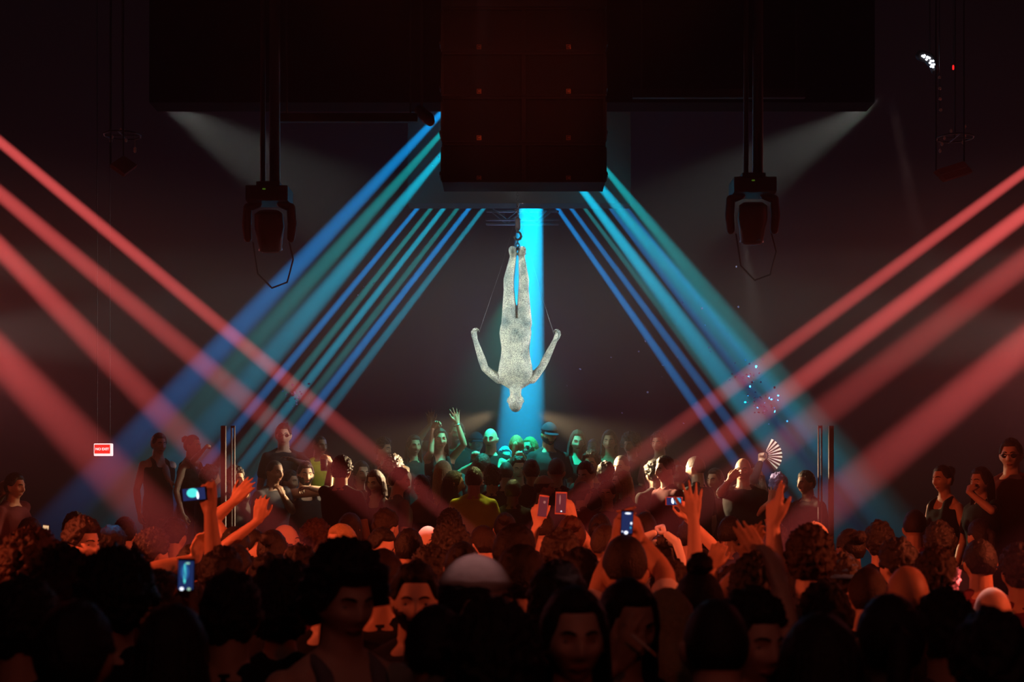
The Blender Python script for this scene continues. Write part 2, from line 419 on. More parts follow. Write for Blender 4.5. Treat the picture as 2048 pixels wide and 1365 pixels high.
def trousers_mesh():
    s = Soup()
    s.loft(torso_rings(False, 0.004, 0.78, 1.02))
    for sx in (-1, 1):
        s.chain([(sx * 0.088, 0.005, 0.86), (sx * 0.098, -0.012, 0.48), (sx * 0.101, 0.016, 0.10)], [0.100, 0.070, 0.058])
    return remesh(s.mesh('trousers'), 0.02, 2, 0.5)
def shoe_mesh():
    s = Soup()
    s.chain([(0, 0.045, 0.045), (0.008, -0.09, 0.045), (0.010, -0.165, 0.034)], [0.044, 0.045, 0.032])
    s.cap((0, 0.03, 0.06), (0, 0.02, 0.10), 0.045, 0.046)
    return remesh(s.mesh('shoe'), 0.014, 2, 0.5)
SHARED = {}
def shared(key, fn):
    if key not in SHARED: SHARED[key] = fn()
    return SHARED[key]

# ------------------------------------------------------------------ hair (head coordinates)
def nz(p, f, seed): return mnoise.noise(Vector((p[0] * f + seed * 7.1, p[1] * f + seed * 3.3, p[2] * f)))
def hair_shell(th=0.014, back=-0.07, front=0.060, side=-0.005, rough=0.004, freq=60, top=0.0, seed=1, nu=72, nv=56, puff=0.0):
    """a head of hair: thickness th over the scalp, tucked under the skin where no hair grows"""
    rings = []
    for r in sphere_dirs(nu, nv):
        P = head_pts(r, face=False)
        for i in range(len(P)):
            x, y, z = r[i]; p = P[i]
            ang = math.atan2(abs(x), -y)                      # 0 at the face, pi at the back
            if ang < 0.75: line = front
            elif ang < 1.25: line = front + (side - front) * (ang - 0.75) / 0.5
            elif ang < 1.75: line = side
            else: line = side + (back - side) * min(1, (ang - 1.75) / 0.5)
            m = min(1, max(0, (p[2] - line) / 0.016))
            t = th * (1 + top * max(0, z)) + puff * max(0, z) ** 0.5
            d = t + rough * nz(p, freq, seed) + rough * 0.6 * nz(p, freq * 2.3, seed + 1)
            P[i] = p * (1 + (d * m - 0.010 * (1 - m)) / max(np.linalg.norm(p), 1e-3))
        rings.append(P)
    s = Soup(); s.loft(rings); return s

def hair_curtain(s, length=0.30, flare=0.03, seed=1, open_=1.15, wave=0.010, th=0.022):
    """long hair falling from the back and sides of the head"""
    nz_, na = 26, 46; outer = []; inner = []
    for k in range(nz_):
        t = k / (nz_ - 1); z = 0.055 - t * (length + 0.055)
        rr = 0.088 + 0.012 * math.sin(min(1, t * 3) * PI / 2) + flare * t
        row = []; rin = []
        for i in range(na):
            a = open_ + (2 * PI - 2 * open_) * i / (na - 1)
            g = 0.0045 * math.sin(a * 26 + 3 * nz((a, t * 2, 0), 1.5, seed)) + wave * nz((a * 0.6, 0, t * 2.2), 2.2, seed)
            edge = min(1, 5 * min(i, na - 1 - i) / na + 0.25)
            tip = (1 - 0.5 * max(0, t - 0.8) / 0.2)
            x, y = math.sin(a) * 0.90, -math.cos(a) * 1.08
            yy = 0.012 + 0.35 * flare * t
            zz = z + (0.018 * nz((a * 3, 0, 0), 1, seed) if t > 0.95 else 0)
            row.append((x * (rr + g), y * (rr + g) + yy, zz)); q = rr - th * edge * tip
            rin.append((x * q, y * q + yy, zz))
        outer.append(row); inner.append(rin)
    R = [np.array(outer[k] + inner[k][::-1]) for k in range(nz_)]
    s.loft(R)

def make_hair(style, seed):
    rs = random.Random(seed)
    if style == 'short':   s = hair_shell(0.011, -0.055, 0.062, 0.000, 0.005, 70, 0.9, seed)
    elif style == 'buzz':  s = hair_shell(0.004, -0.055, 0.064, 0.000, 0.0012, 120, 0.2, seed)
    elif style == 'undercut': s = hair_shell(0.004, -0.03, 0.064, 0.005, 0.002, 90, 5.5, seed, puff=0.004)
    elif style == 'quiff': s = hair_shell(0.010, -0.05, 0.066, 0.002, 0.010, 40, 1.8, seed)
    elif style == 'curly': s = hair_shell(0.020, -0.060, 0.058, -0.005, 0.015, 72, 0.9, seed, 90, 70)
    elif style == 'afro':  s = hair_shell(0.042, -0.070, 0.052, -0.02, 0.020, 62, 0.4, seed, 96, 76)
    elif style == 'messy': s = hair_shell(0.017, -0.075, 0.060, -0.02, 0.014, 38, 0.8, seed, 90, 70)
    elif style in ('long', 'longwavy', 'bob'):
        s = hair_shell(0.014, -0.075, 0.064, -0.03, 0.004, 60, 0.4, seed)
        hair_curtain(s, {'long': 0.34, 'longwavy': 0.32, 'bob': 0.15}[style], {'long': 0.02, 'longwavy': 0.05, 'bob': 0.01}[style], seed, 1.2, {'long': 0.006, 'longwavy': 0.022, 'bob': 0.006}[style])
    elif style == 'ponytail':
        s = hair_shell(0.009, -0.06, 0.066, 0.0, 0.003, 80, 0.3, seed)
        s.chain([(0, 0.095, 0.045), (0, 0.135, 0.02), (0.01, 0.150, -0.09), (0.0, 0.135, -0.22)], [0.018, 0.028, 0.030, 0.010])
    elif style in ('bun', 'topbun'):
        s = hair_shell(0.010, -0.06, 0.066, 0.0, 0.003, 80, 0.3, seed)
        c = (0, 0.095, 0.075) if style == 'bun' else (0, 0.02, 0.145)
        b = Soup(); R = []
        for r in sphere_dirs(32, 22):
            P = r * 0.042
            for i in range(len(P)): P[i] *= 1 + 0.22 * nz(P[i], 60, seed)
            R.append(P + np.array(c))
        s.loft(R)
    return smooth(s.mesh('hair_' + style))

def cap_mesh(seed=1, back=False):
    """a baseball cap's dome and brim"""
    rings = []
    for r in sphere_dirs(48, 36):
        P = head_pts(r, face=False)
        for i in range(len(P)):
            m = min(1, max(0, (P[i, 2] - 0.032) / 0.010))
            P[i] *= 1 + ((0.018 + 0.006 * max(0, r[i, 2])) * m - 0.012 * (1 - m)) / np.linalg.norm(P[i])
        rings.append(P)
    s = Soup(); s.loft(rings); s.cap((0, 0, 0.133), (0, 0, 0.138), 0.008, 0.006, 8)
    d = smooth(s.mesh('cap_dome'))
    b = Soup(); n = 15; top = []; bot = []
    for k in range(6):
        rowt = []; 
        for i in range(n):
            a = -1.05 + 2.1 * i / (n - 1); rr = 0.100 + 0.075 * (k / 5) * math.cos(a * 0.95) ** 0.6
            x = math.sin(a) * (0.082 + 0.012 * k / 5); y = -math.cos(a) * rr + 0.010
            rowt.append((x, y, 0.044 - 0.022 * (k / 5) - 0.16 * x * x * 6 * 0.12))
        top.append(rowt)
    V = [p for r_ in top for p in r_]; m_ = len(V); V += [(x, y, z - 0.005) for x, y, z in V]
    F = []
    for k in range(5):
        for i in range(n - 1):
            a = k * n + i; F.append((a, a + 1, a + n + 1, a + n)); F.append((m_ + a, m_ + a + n, m_ + a + n + 1, m_ + a + 1))
    border = [i for i in range(n)] + [k * n + n - 1 for k in range(1, 6)] + [5 * n + i for i in range(n - 2, -1, -1)] + [k * n for k in range(4, 0, -1)]
    for a, c in zip(border, border[1:] + border[:1]): F.append((a, a + m_, c + m_, c))
    b.add(V, F)
    return d, smooth(b.mesh('cap_brim'))

def face_parts():
    out = []
    for sx in (-1, 1):
        e = Soup(); y = surf_y(sx * 0.031, 0.0) + 0.0070
        n = 16; R = []
        for t in np.linspace(-85, 85, 13):
            t = math.radians(t); a = np.arange(n) * 2 * PI / n
            R.append(np.stack([np.cos(a) * math.cos(t) * 0.0125, np.full(n, -math.sin(t) * 0.0105), np.sin(a) * math.cos(t) * 0.0062], 1) + np.array((sx * 0.031, y, 0.0)))
        e.loft(R); me = smooth(e.mesh('eye')); me.materials.append(M_EYE); me.materials.append(M_IRIS)
        for p in me.polygons:
            c = p.center
            if c.y < y and abs(c.x - sx * 0.031) < 0.0062: p.material_index = 1
        out.append(('eye', me, None))
        b = Soup(); pts = [(sx * q, surf_y(sx * q, zz) - 0.0005, zz) for q, zz in ((0.014, 0.0195), (0.024, 0.024), (0.036, 0.0245), (0.047, 0.019))]
        b.chain(pts, [0.0035, 0.0042, 0.0038, 0.002], 8); out.append(('eyebrow', smooth(b.mesh('eyebrow')), 'hair'))
    m = Soup()
    for dz, r in ((0.0035, 0.0042), (-0.0045, 0.0050)):
        pts = [(q, surf_y(q, -0.068 + dz) + 0.0008 * abs(q) / 0.01, -0.068 + dz * (1 - abs(q) / 0.026)) for q in (-0.024, -0.012, 0, 0.012, 0.024)]
        m.chain(pts, [0.0018, r, r, r, 0.0018], 8)
    out.append(('mouth', smooth(m.mesh('mouth')), 'lips'))
    return out
def beard_mesh(seed=1):
    rings = []
    for r in sphere_dirs(56, 44):
        P = head_pts(r, face=True)
        for i in range(len(P)):
            x, y, z = P[i]; a = abs(x)
            on = (z < -0.052 + 0.55 * a * (a > 0.03) and y < 0.02 and not (a < 0.022 and -0.077 < z < -0.060) and z > -0.135)
            mous = (a < 0.026 and -0.062 < z < -0.052 and y < 0)
            d = 0.005 if (on or mous) else -0.006
            P[i] *= 1 + (d + (0.0015 * nz(P[i], 120, seed) if d > 0 else 0)) / np.linalg.norm(P[i])
        rings.append(P)
    s = Soup(); s.loft(rings); return smooth(s.mesh('beard'))

# ------------------------------------------------------------------ a person
def link(name, me, parent=None, m=None):
    o = bpy.data.objects.new(name, me); COL.objects.link(o)
    if parent is not None: o.parent = parent
    if m is not None:
        if not me.materials: me.materials.append(m)
        o.material_slots[0].link = 'OBJECT'; o.material_slots[0].material = m
    return o
def tag(o, label, cat=None, group=None, kind=None):
    if label: o['label'] = label
    if cat: o['category'] = cat
    if group: o['group'] = group
    if kind: o['kind'] = kind
    return o

def down_arm(sx, v=0):
    E = (sx * (0.245 + 0.03 * (v == 1)), 0.03, 1.12); W = (sx * (0.255 - 0.06 * (v == 1)), -0.06 - 0.10 * (v == 1), 0.87 + 0.12 * (v == 1))
    return dict(E=E, W=W, d=(0, -0.2 - 0.4 * (v == 1), -1), n=(-sx, 0, 0), side=-sx, curl=0.3, key=('d', v))

PEOPLE = []; PEND = []
def person(*a, **k): PEND.append((a, k))
def build_person(x, y, Y, yaw, floor=0.0, fem=False, skin='light', hair='short', hc='black', top='tee', tc='black', label=None, hyaw=0, hpitch=0,
           L=None, R=None, face=None, beard=False, cap=None, capyaw=0, seed=None, voxel=None, group=None, extra=None, scale=None, glasses=False, brim=True):
    """x, y: pixel of the middle of the head; Y: distance; yaw: 0 faces the camera, 90 faces picture right, 180 faces the stage.
    L, R: the arm on the body's -x / +x side: None hangs, or dict(w=(px,py,dY), e=(px,py,dY), t=(px,py,dY), n=world vector, curl..)"""
    P = at(x, y, Y); H = (P.z - floor) / 1.632
    if scale is None: scale = H
    a = math.radians(yaw)
    Rz = rotz(a); root = np.array((P.x, Y, floor))
    off = Rz @ np.array((0, -0.022, 0)) * scale
    root[:2] -= off[:2]; root[2] = P.z - 1.632 * scale
    def loc(p):
        q = at(p[0], p[1], Y + (p[2] if len(p) > 2 else 0))
        return (np.array(q) - root) @ Rz / scale
    arms = []; key = [fem, round(hyaw), round(hpitch)]
    for i, A in enumerate((L, R)):
        sx = -1 if i == 0 else 1
        if A is None or A in (0, 1):
            v = (rnd.randint(0, 1) if A is None else A); arms.append(down_arm(sx, v)); key.append(v); continue
        W = loc(A['w']); S = np.array((sx * SH[fem][0], 0.006, SH[fem][2] + 0.045))
        d = loc(A['t']) - W if 't' in A else None
        if 'e' in A: E = loc(A['e'])
        else: E = ik(S, W, 0.285, 0.255, A.get('hint', (sx * 0.8, 0.1, -0.6)))
        if d is None: d = W - E
        n = np.array(A.get('n', (0, 1, 0)), float) @ Rz
        b = dict(A); b.update(E=E, W=W, d=d, n=n, side=A.get('side', -sx), up=W[2] > 1.4 or E[2] > 1.4)
        arms.append(b); key.append(id(A))
    if voxel is None: voxel = 0.0075 if Y > 6 else 0.0085
    unique = any(isinstance(A, dict) for A in (L, R))
    key = tuple(key)
    for i, b in enumerate(arms):
        sx = -1 if i == 0 else 1; S = np.array((sx * SH[fem][0], SH[fem][1], SH[fem][2]))
        b['S'] = S + (np.array((-sx * 0.015, 0, 0.045)) if b.get('up') else 0)
    body = body_mesh(fem, arms, math.radians(hyaw), math.radians(hpitch), voxel) if unique else shared(('b', key, voxel), lambda: body_mesh(fem, arms, math.radians(hyaw), math.radians(hpitch), voxel))
    o = link('person', body, None, SKIN[skin])
    o.location = root; o.rotation_euler = (0, 0, a); o.scale = (scale,) * 3
    tag(o, label, 'person', group)
    shm = shirt_mesh(fem, arms, top) if unique else shared(('s', fem, key[3:], top), lambda: shirt_mesh(fem, arms, top))
    link({'tee': 't_shirt', 'long': 'long_sleeved_top', 'tank': 'tank_top', 'strapless': 'strapless_top', 'shirt': 'shirt'}[top], shm, o, CLOTH[tc])
    if Y > 3:
        link('trousers', shared('trousers', trousers_mesh), o, M_JEANS)
    for sx in (-1, 1):
        so = link('shoe', shared('shoe', shoe_mesh), o, CLOTH['black']); so.location = (sx * 0.102, 0, 0)
    HM = Matrix.Translation((0, -0.022, 1.632)) @ Matrix.Rotation(math.radians(hyaw), 4, 'Z') @ Matrix.Rotation(math.radians(hpitch), 4, 'X')
    sd = seed if seed is not None else len(PEOPLE) % 3
    if hair != 'bald':
        h = link('hair', shared(('h', hair, sd), lambda: make_hair(hair, sd)), o, HAIRM[hc]); h.matrix_local = HM
    if face is None: face = math.cos(math.radians(yaw + hyaw)) > -0.35
    if face:
        for nm, me, mm in shared('face', face_parts):
            p = bpy.data.objects.new(nm, me); COL.objects.link(p); p.parent = o; p.matrix_local = HM
            if mm:
                if not me.materials: me.materials.append(M_LIPS)
                p.material_slots[0].link = 'OBJECT'; p.material_slots[0].material = M_LIPS if mm == 'lips' else HAIRM['black' if hc in ('black', 'brown') else 'brown']
    if beard:
        p = link('beard', shared('beard', beard_mesh), o, HAIRM['black']); p.matrix_local = HM
    if glasses:
        p = link('sunglasses', shared('sunglasses', sunglasses_mesh), o, mat('sunglasses_lens', (0.01, 0.01, 0.012), 0.12, 0.6)); p.matrix_local = HM
    if cap:
        dm, br = shared(('cap'), cap_mesh)
        c = link('cap', dm, o, CLOTH[cap]); c.matrix_local = HM @ Matrix.Rotation(math.radians(capyaw), 4, 'Z')
        if brim: link('brim', br, c, CLOTH[cap])
    PEOPLE.append(o); o['_'] = 0; del o['_']
    return o
def sunglasses_mesh():
    s = Soup()
    for sx in (-1, 1):
        s.ell((sx * 0.031, surf_y(sx * 0.031, 0.0) - 0.008, -0.002), (0.026, 0.006, 0.019), rotz(sx * 0.25))
        s.cap((sx * 0.055, -0.075, 0.004), (sx * 0.082, 0.0, 0.002), 0.0025, 0.0025, 6)
    s.cap((-0.012, -0.105, 0.004), (0.012, -0.105, 0.004), 0.003, 0.003, 6)
    return smooth(s.mesh('sunglasses'))
def bracelet(o, W, d, r=0.033, m=None, name='bracelet'):
    """a band round the wrist, in the person's own coordinates"""
    s = Soup(); d = np.array(d, float); d /= np.linalg.norm(d)
    u = np.cross(d, (0.3, 1, 0.2)); u /= np.linalg.norm(u); v = np.cross(d, u)
    pts = [np.array(W) - d * 0.012 + (u * math.cos(t) + v * math.sin(t)) * r for t in np.linspace(0, 2 * PI, 17)]
    s.chain(pts, [0.006] * 17, 8)
    return link(name, smooth(s.mesh(name)), o, m or M_METAL)

def build_people():
    """settle the crowd: nobody may stand inside a neighbour; each moves a little along the line of sight, then all are built"""
    n = len(PEND); Ys = [a[2] for a, k in PEND]; Y0 = list(Ys)
    fl_ = [(a[4] if len(a) > 4 else k.get('floor', 0)) for a, k in PEND]
    free = [0.15 if any(isinstance(k.get(q), dict) for q in 'LR') else 1.0 for a, k in PEND]
    for it in range(400):
        moved = 0
        for i in range(n):
            for j in range(i + 1, n):
                if abs(fl_[i] - fl_[j]) > 0.2: continue
                dx = (PEND[i][0][0] - 1024) / FPX * Ys[i] - (PEND[j][0][0] - 1024) / FPX * Ys[j]; dy = Ys[i] - Ys[j]
                if abs(dx) >= 0.42 or abs(dy) >= 0.34: continue
                need = 0.34 * math.sqrt(max(0, 1 - (dx / 0.42) ** 2))
                if abs(dy) < need - 1e-3:
                    sgn = 1 if (dy > 0 or (dy == 0 and i > j)) else -1
                    gap = (need - abs(dy)) * 0.5; t = free[i] + free[j]
                    Ys[i] += sgn * gap * free[i] / t; Ys[j] -= sgn * gap * free[j] / t; moved += 1
        for i in range(n):
            lo, hi = (12.98, 14.72) if fl_[i] == F1 else (14.98, 17.2) if fl_[i] == F2 else (10.1, 11.6) if fl_[i] == F3 else (2.9, 12.1)
            lim = 0.9 if fl_[i] else 0.1 * Y0[i] ; lo, hi = max(lo, Y0[i] - lim), min(hi, Y0[i] + lim)
            Ys[i] = min(max(Ys[i], lo), hi)
        if not moved: break
    print('SETTLED', it, moved)
    for i, (a, k) in enumerate(PEND): build_person(a[0], a[1], Ys[i], *a[3:], **k)

# ------------------------------------------------------------------ the building
def box_bm(bm, c, d, bevel=0.0, rot=None):
    r = bmesh.ops.create_cube(bm, size=1); vs = r['verts']
    bmesh.ops.scale(bm, vec=d, verts=vs)
    if bevel > 0:
        es = list({e for v in vs for e in v.link_edges})
        rr = bmesh.ops.bevel(bm, geom=es, offset=bevel, segments=2, affect='EDGES', profile=0.7)
        vs = list({v for f in rr['faces'] for v in f.verts} | {v for v in vs if v.is_valid})
    if rot: bmesh.ops.rotate(bm, matrix=rot.to_3x3(), verts=vs)
    bmesh.ops.translate(bm, vec=c, verts=vs)
def box(name, c, d, m, bevel=0.0, parent=None, rot=None):
    bm = bmesh.new(); box_bm(bm, (0, 0, 0) if parent is None else c, d, bevel, rot)
    me = bpy.data.meshes.new(name); bm.to_mesh(me); bm.free(); me.materials.append(m)
    o = bpy.data.objects.new(name, me); COL.objects.link(o)
    if parent is None: o.location = c
    else: o.parent = parent
    return o
def empty(name, loc, rot=(0, 0, 0)):
    o = bpy.data.objects.new(name, None); COL.objects.link(o); o.location = loc; o.rotation_euler = rot
    o.empty_display_size = 0.1
    return o
def soup_obj(name, s, m, parent=None, sm=True):
    me = s.mesh(name)
    if sm: smooth(me)
    me.materials.append(m)
    o = bpy.data.objects.new(name, me); COL.objects.link(o)
    if parent is not None: o.parent = parent
    return o

M_WALL = mat('wall_black', (0.022, 0.018, 0.020), 0.9, 0.1, 0.3, 2.0, 0.3)
M_CEIL = mat('ceiling_black', (0.018, 0.015, 0.016), 0.95, 0.05, 0.3, 2.0, 0.2)
M_FLOOR = mat('floor_black', (0.006, 0.005, 0.005), 0.6, 0.2, 0.5, 3.0, 0.2)
M_STEEL = mat('black_steel', (0.03, 0.028, 0.03), 0.45, 0.5, 0.3, 20, 0.1)
M_TRUSS = mat('truss_aluminium', (0.16, 0.16, 0.17), 0.4, 0.5, metal=0.9)
M_PAINT = mat('cabinet_paint', (0.030, 0.020, 0.020), 0.7, 0.3, 0.2, 60, 0.3)
M_SOFFIT = mat('soffit_grey', (0.13, 0.12, 0.12), 0.9, 0.1, 0.2, 4, 0.1)
def structure(o): o['kind'] = 'structure'; return o
structure(box('floor', (0, 9, -0.1), (26, 30, 0.2), M_FLOOR))
structure(box('ceiling', (0, 9, 10.6), (26, 30, 0.2), M_CEIL))
structure(box('wall_back', (0, 22.9, 5.2), (26, 0.2, 11), M_WALL))
structure(box('wall_front', (0, -4.9, 5.2), (26, 0.2, 11), M_WALL))
structure(box('wall_left', (-12.9, 9, 5.2), (0.2, 28, 11), M_WALL))
structure(box('wall_right', (12.9, 9, 5.2), (0.2, 28, 11), M_WALL))
F1, F2, F3 = 0.55, 0.96, 0.60
structure(box('floor_platform', (0, 13.75, F1 / 2), (11, 1.9, F1), M_FLOOR))
structure(box('floor_stage', (0, 18.75, F2 / 2), (14, 8.1, F2), M_FLOOR))
structure(box('floor_terrace', (5.2, 10.8, F3 / 2), (4.4, 2.0, F3), M_FLOOR))
ZB = at(0, 205, 12.6).z
structure(box('ceiling_bulkhead', (0.0, 12.75, (ZB + 10.5) / 2), (6.5, 0.3, 10.5 - ZB), M_CEIL))
# the flown panel behind the speakers, its lower edge hides the stage lamps
a, b = at(815, 407, 16.2), at(1262, 407, 16.2)
ZS = a.z
structure(box('ceiling_soffit', ((a.x + b.x) / 2, 16.35, ZS + 0.75), (b.x - a.x, 0.3, 1.5), M_SOFFIT, 0.01))
for x in (a.x + 0.4, b.x - 0.4):
    structure(box('ceiling_beam', (x, 16.35, (ZS + 12) / 2), (0.1, 0.1, 10.5 - ZS - 1.5 + 0.0), M_STEEL)).location.z = (ZS + 1.5 + 10.5) / 2

# ------------------------------------------------------------------ haze
def haze_box():
    bm = bmesh.new(); box_bm(bm, (0, 9, 5.25), (25.4, 27.4, 10.4))
    me = bpy.data.meshes.new('haze'); bm.to_mesh(me); bm.free()
    o = bpy.data.objects.new('haze', me); COL.objects.link(o)
    m = bpy.data.materials.new('haze'); m.use_nodes = True; nt = m.node_tree; nt.nodes.clear()
    out = nt.nodes.new('ShaderNodeOutputMaterial'); v = nt.nodes.new('ShaderNodeVolumeScatter')
    g = nt.nodes.new('ShaderNodeNewGeometry'); s = nt.nodes.new('ShaderNodeSeparateXYZ'); mr = nt.nodes.new('ShaderNodeMapRange')
    nt.links.new(g.outputs['Position'], s.inputs[0]); nt.links.new(s.outputs['Z'], mr.inputs['Value'])
    for k, x in zip(('From Min', 'From Max', 'To Min', 'To Max'), HAZE): mr.inputs[k].default_value = x
    mr.interpolation_type = 'SMOOTHSTEP'
    nt.links.new(mr.outputs[0], v.inputs['Density']); nt.links.new(v.outputs[0], out.inputs['Volume'])
    v.inputs['Color'].default_value = (1, 1, 1, 1); v.inputs['Anisotropy'].default_value = 0.0
    m.cycles.volume_sampling = 'EQUIANGULAR'
    me.materials.append(m)
    tag(o, 'thin stage haze filling the hall and showing the beams', 'haze', kind='stuff')
haze_box()

# ------------------------------------------------------------------ flown loudspeakers
def text_obj(name, body, size, m, parent, loc, rot=(PI / 2, 0, 0), ext=0.002):
    c = bpy.data.curves.new(name, 'FONT'); c.body = body; c.size = size; c.align_x = 'CENTER'; c.align_y = 'CENTER'; c.extrude = ext
    c.offset = size * 0.02
    o = bpy.data.objects.new(name, c); COL.objects.link(o)
    dg = bpy.context.evaluated_depsgraph_get(); me = bpy.data.meshes.new_from_object(o.evaluated_get(dg)); bpy.data.objects.remove(o)
    me.materials.clear(); me.materials.append(m)
    o = bpy.data.objects.new(name, me); COL.objects.link(o); o.parent = parent; o.location = loc; o.rotation_euler = rot
    return o
M_GRILLE = mat('speaker_grille', (0.022, 0.014, 0.014), 0.6, 0.4, 0.5, 220, 0.8, bscale=260)
M_BADGE = mat('speaker_badge', (0.55, 0.20, 0.07), 0.5, 0.4)
M_BADGE_D = mat('speaker_badge_mark', (0.08, 0.03, 0.02), 0.5, 0.4)
YP = 11.0; PXM = YP / FPX
row_y = [(365, 286), (286, 193), (193, 104), (104, 14)]
places = {0: 'lowest', 1: 'second from the bottom', 2: 'third from the bottom', 3: 'topmost'}
for col, (xa, xb) in enumerate(((884, 1047.6), (1047.4, 1211))):
    for r, (y1, y0) in enumerate(row_y):
        w_ = (xb - xa) * PXM; h = (y1 - y0) * PXM - 0.004; dp = 0.34
        c = at((xa + xb) / 2, (y0 + y1) / 2, YP)
        o = empty('loudspeaker', (c.x, YP + dp / 2, c.z - h / 2))
        tag(o, 'black loudspeaker cabinet with orange badge, %s of the %s column' % (places[r], ('left', 'right')[col]), 'loudspeaker', 'flown loudspeakers above the hanging figure')
        bm = bmesh.new()
        t = 0.018
        for (cx, cz, sx, sz) in ((0, t / 2, w_, t), (0, h - t / 2, w_, t), (-w_ / 2 + t / 2, h / 2, t, h - 2 * t), (w_ / 2 - t / 2, h / 2, t, h - 2 * t)):
            box_bm(bm, (cx, 0, cz), (sx, dp, sz), 0.003)
        box_bm(bm, (0, dp / 2 - t, h / 2), (w_ - 2 * t, t, h - 2 * t))
        me = bpy.data.meshes.new('cabinet'); bm.to_mesh(me); bm.free(); me.materials.append(M_PAINT)
        k = bpy.data.objects.new('cabinet', me); COL.objects.link(k); k.parent = o
        box('grille', (0, -dp / 2 + 0.022, h / 2), (w_ - 2 * t, 0.012, h - 2 * t), M_GRILLE, 0.003, o)
        bx = (958 if col == 0 else 1137); bz = (y1 - 9 if r else 358) - 2
        bc = at(bx, bz, YP)
        b_ = box('badge', (bc.x - c.x, -dp / 2 + 0.010, bc.z - (c.z - h / 2)), (0.036, 0.008, 0.036), M_BADGE, 0.002, o)
        bm = bmesh.new(); 
        for q in ((0.0, 0.010, 0.020, 0.005), (0.0, -0.010, 0.020, 0.005), (-0.010, 0.0, 0.005, 0.022)):
            box_bm(bm, (bc.x - c.x + q[0], -dp / 2 + 0.005, bc.z - (c.z - h / 2) + q[1]), (q[2], 0.004, q[3]))
        me = bpy.data.meshes.new('badge_mark'); bm.to_mesh(me); bm.free(); me.materials.append(M_BADGE_D)
        k = bpy.data.objects.new('badge_mark', me); COL.objects.link(k); k.parent = b_
        # hanging ironwork on the cabinet's outer side
        sx = -1 if col == 0 else 1
        box('rigging_plate', (sx * (w_ / 2 + 0.006), -dp / 2 + 0.06, h / 2), (0.012, 0.05, h * 0.85), M_STEEL, 0.002, o)
        box('side_handle', (sx * (w_ / 2 + 0.016), 0.05, h * 0.35), (0.03, 0.12, 0.03), M_STEEL, 0.008, o)
# steel frame that carries the speakers
o = empty('rigging_frame', (at(1048, 14, YP).x, YP + 0.17, at(0, 14, YP).z))
tag(o, 'black steel rigging frame carrying the flown loudspeakers under the ceiling', 'rigging frame')
box('crossbar', (0, 0, 0.05), (1.30, 0.3, 0.08), M_STEEL, 0.01, o)
zt = 10.5 - at(0, 14, YP).z
for sx in (-1, 1): box('hanger', (sx * 0.45, 0, 0.09 + (zt - 0.09) / 2), (0.04, 0.04, zt - 0.09), M_STEEL, 0, o)

# ------------------------------------------------------------------ moving head lamps on poles
M_LENS = mat('lamp_lens', (0.25, 0.10, 0.10), 0.15, 0.8, metal=0.6)
M_LED_R = mat('led_red', (0.5, 0.05, 0.03), 0.4, 0.5, emit=((1.0, 0.12, 0.05), 0.5))
M_LED_G = mat('led_green', (0.1, 0.3, 0.02), 0.4, 0.5, emit=((0.3, 0.7, 0.05), 0.12))
M_HEAD = mat('lamp_housing', (0.045, 0.03, 0.03), 0.4, 0.5, 0.2, 30, 0.1)
def moving_head(px_, ytop, ybot, label, tilt, Y=11.9):
    t, b = at(px_, ytop, Y), at(px_, ybot, Y); k = Y / FPX
    h = t.z - b.z
    o = empty('moving_head_lamp', (t.x, Y, b.z)); o.rotation_euler.y = 0
    tag(o, label, 'stage lamp', 'moving head lamps on poles')
    hk = h / 115.0                        # metres per pixel of the 115 px tall lamp
    box('base', (0, 0, h - 14 * hk), (74 * hk, 0.30, 27 * hk), M_HEAD, 0.015, o)
    s = Soup()
    for sx in (-1, 1):
        s2 = Soup()
        s2.chain([(sx * 20 * hk, 0, h - 27 * hk), (sx * 38 * hk, 0, h - 34 * hk), (sx * 40 * hk, 0, h - 62 * hk), (sx * 38 * hk, 0, h - 88 * hk)], [0.035, 0.038, 0.040, 0.034])
        soup_obj('yoke_arm', s2, M_HEAD, o)
    R = Matrix.Rotation(tilt, 4, 'X')
    def lathe(prof, n=28):
        s = Soup(); a = np.arange(n) * 2 * PI / n; rings = []
        for z, r in prof:
            P = np.stack([np.cos(a) * r, np.sin(a) * r, np.full(n, z)], 1) @ np.array(R.to_3x3()).T + np.array((0, 0, h - 72 * hk))
            rings.append(P)
        s.loft(rings); return s
    soup_obj('lamp_head', lathe([(0.15, 0.02), (0.155, 0.08), (0.13, 0.118), (0.02, 0.125), (-0.06, 0.112), (-0.15, 0.098), (-0.175, 0.102), (-0.18, 0.09)]), M_HEAD, o)
    l = soup_obj('lens', lathe([(-0.175, 0.02), (-0.186, 0.086), (-0.192, 0.078), (-0.200, 0.03)]), M_LENS, o)
    s = Soup(); s.cap((-0.028, -0.155, h - 8 * hk), (-0.012, -0.155, h - 8 * hk), 0.006, 0.006, 8); soup_obj('status_light', s, M_LED_G, o)
    s = Soup(); s.chain([(0.16, 0.02, h - 90 * hk), (0.20, 0, h - 125 * hk), (0.15, 0, h - 165 * hk), (0.02, 0, h - 175 * hk), (-0.1, 0, h - 150 * hk), (-0.14, 0, h - 95 * hk)], [0.007] * 6, 8)
    soup_obj('power_cable', s, M_STEEL, o)
    return o, h
